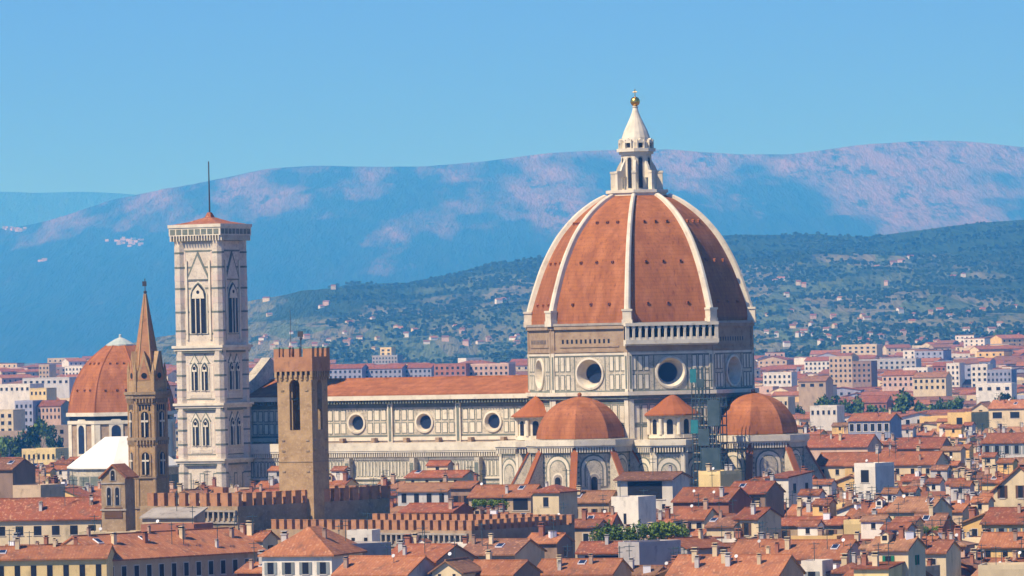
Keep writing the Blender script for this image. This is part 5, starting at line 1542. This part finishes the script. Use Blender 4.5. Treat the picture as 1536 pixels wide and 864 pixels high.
o = mb.build('far_city', fmats)
o['kind'] = 'stuff'; o['label'] = 'far city of small pale houses and red roofs reaching the hills'; o['category'] = 'far city'

def blobs(name, pts, sizes, mats, label, seed):
    qq = random.Random(seed); m_ = MB()
    for p, s_ in zip(pts, sizes):
        mi = qq.randrange(len(mats))
        for _ in range(9):
            d_ = Vector((qq.gauss(0,1), qq.gauss(0,1), abs(qq.gauss(0,.8)))).normalized()
            c = p+d_*s_*.55+Vector((0,0,s_*.3))
            a = Vector((qq.gauss(0,1), qq.gauss(0,1), qq.gauss(0,1))).normalized(); b = a.orthogonal().normalized(); e = a.cross(b)
            t_ = s_*.62
            m_.poly([c-b*t_, c-e*t_, c+b*t_, c+e*t_], mi); m_.poly([c-a*t_, c-e*t_, c+a*t_, c+e*t_], mi)
    o = m_.build(name, mats); o['kind'] = 'stuff'; o['label'] = label; o['category'] = 'trees'
pts, sizes = [], []
for k in range(2200):
    D = 2300+q.random()*3600; x = q.uniform(-1,1)*(.0918*D+30)
    px, _ = proj((x, D, 8))
    if D < 3600 and 110 < px < 1150: continue
    if D < 3000 and q.random() < .6: continue
    for _ in range(q.randrange(1,4)):
        a_, b_ = x+q.gauss(0,12), D+q.gauss(0,12)
        gz = FT.ray_cast(Vector((a_, b_, 900)), Vector((0,0,-1)), 2000)[0]
        pts.append(Vector((a_, b_, q.uniform(2,6)+(max(0, gz.z) if gz is not None else 0)))); sizes.append(q.uniform(3,6.5))
blobs('far_town_trees', pts, sizes, [M['leaf'], M['leaf_dark']], 'dark green trees scattered among the far houses', 4)
M['wood'] = leaf_mat('wood_green', (.05,.095,.042), (.042,.082,.036), (.065,.115,.05))
pts, sizes = [], []
for k in range(26000):
    D = q.uniform(4800, 10800); x = q.uniform(-.35, 1)*(.0918*D+30)
    f = noise.fractal(Vector((x/170, D/260, 3)), 1.0, 2.0, 4)
    if f < -.05 and q.random() < .93: continue
    h = FT.ray_cast(Vector((x, D, 900)), Vector((0,0,-1)), 2000)
    if h[0] is None or h[0].z < 1: continue
    pts.append(h[0]+Vector((0,0,1.5))); sizes.append(q.uniform(1.4,3.0)*(.6+D/11000))
blobs('hillside_woods', pts, sizes, [M['wood']], 'dark woods and tree clumps covering the hills behind the city', 5)

# villas on the slopes
VW = ['white','white','cream','pink','cream']
nv_ = 0
VP = [(1163,424,7),(1172,421,9),(1198,428,6),(1206,431,6),(1340,398,8),(1352,394,9),(1316,402,6),(1366,388,8),(1180,446,6),(1430,417,7),(1445,416,6),(1260,450,6),(1330,428,5),(1410,470,9),(1396,472,6),(1368,488,8),(1424,478,7),(1300,480,9),(1290,484,7),(1220,478,8),(1250,478,7),(1190,492,9),(1206,503,9),
      (1180,520,8),(1474,470,7),(1500,490,8),(1488,500,10),(1522,462,7),(1450,500,9),(1520,506,8),(490,458,8),(482,462,6),(500,434,6),(400,452,9),(404,474,7),(524,486,9),(684,492,7),(650,510,9),(640,516,8),(668,512,9),(700,518,8),(748,455,8),(755,450,6),(770,510,9),(610,506,7),(595,492,6),(540,512,8),(694,500,7),(720,516,9),(775,518,8),(460,508,8),(440,520,8),(520,518,9),(1350,470,7),(1240,500,8)]
def hill_at(px, py):
    h = FT.ray_cast(org, (CM @ Vector((px-768, 432-py, -F))).normalized(), 20000)
    return h[0]
qv = random.Random(3)
for _ in range(64):
    if qv.random() < .62: px, py = qv.uniform(1145, 1530), 525-abs(qv.gauss(0, 24))
    else: px, py = qv.uniform(390, 780), 526-abs(qv.gauss(0, 20))
    VP.append((round(px), round(py), qv.choice((4,5,5,6,7))))
TENS = ['','','twenty','thirty','forty','fifty']
TEEN = ['thirteenth','fourteenth','fifteenth','sixteenth','seventeenth','eighteenth','nineteenth']
def ordinal(i):
    if i < 12: return ORD[i]
    if i < 19: return TEEN[i-12]
    t_, u_ = divmod(i+1, 10)
    return (TENS[t_][:-1]+'ieth') if u_ == 0 else TENS[t_]+'-'+ORD[u_-1]
bands = {}
for v_ in sorted(set(VP)):
    p = hill_at(v_[0], v_[1])
    if p is None: continue
    if any(abs(p.x-b_.x) < 9 and abs(p.y-b_.y) < 14 for l_ in bands.values() for _, b_ in l_): continue
    side = 'left of the great dome' if v_[0] < 790 else 'right of the great dome'
    lvl = 'upper' if v_[1] < 440 else 'middle' if v_[1] < 492 else 'lower'
    bands.setdefault((lvl, side), []).append((v_, p))
for (lvl, side), lst in bands.items():
    for i, ((px, py, wpx), p) in enumerate(lst):
        w_ = wpx*p.y/F*1.2
        wl = VW[(px*7+py) % 5]
        build_house(dict(x=p.x, y=p.y, rot=R(-20+(px % 7)*7), w=w_, d=8, base=p.z-8, eave=p.z+(3.2, 4.6, 5.8)[py % 3], roof=('gx','hip')[px % 2], rh=1.6, wall=wl, roofm=(px+py) % 8, wins=[], over=.4,
                         name='villa', cat='villa', group='villas on the hillside', label=f"{wl} villa on the {lvl} hillside {side}, {ordinal(i)} from left"))

mv = MB(); qm = random.Random(8)
for cx_, cy_, sx_, sy_, n_ in ((190,364,24,4,22),(30,345,22,2,14),(66,392,6,1,3)):
    for _ in range(n_):
        h = MT.ray_cast(org, (CM @ Vector((cx_+qm.gauss(0,sx_*.6)-768, 432-cy_-qm.gauss(0,sy_*.6), -F))).normalized(), 40000)[0]
        if h is None: continue
        mv.T = Matrix.Translation(h) @ Matrix.Rotation(qm.uniform(-.6,.6), 4, 'Z')
        w_ = qm.uniform(5, 12); mv.box(-w_,w_,-8,8,-10,qm.uniform(7,12),qm.randrange(2)); mv.T = None
o = mv.build('mountain_villages', [WALLS['tan'], WALLS['pink']]); o['kind'] = 'stuff'; o['label'] = 'specks of pale villages on the far mountain slopes'; o['category'] = 'villages'

# ---------------------------------------------------------------- haze
hz = MB(); hz.box(-12500, 12500, -500, 45500, -2, 1260, 0)
hm = bpy.data.materials.new('haze_air'); hm.use_nodes = True
hn = hm.node_tree; hn.nodes.clear()
ho = hn.nodes.new('ShaderNodeOutputMaterial'); pv = hn.nodes.new('ShaderNodeVolumePrincipled')
pv.inputs['Density'].default_value = HAZE_DENSITY; pv.inputs['Color'].default_value = (*HAZE_COLOR, 1); pv.inputs['Anisotropy'].default_value = 0; pv.inputs['Absorption Color'].default_value = (1, 1, 1, 1)
hn.links.new(pv.outputs[0], ho.inputs['Volume'])
o = hz.build('haze', hm); o['kind'] = 'stuff'; o['label'] = 'blue summer haze over the far hills'; o['category'] = 'haze'
for o in C.objects:
    if o.get('group') is None and 'group' in o: del o['group']
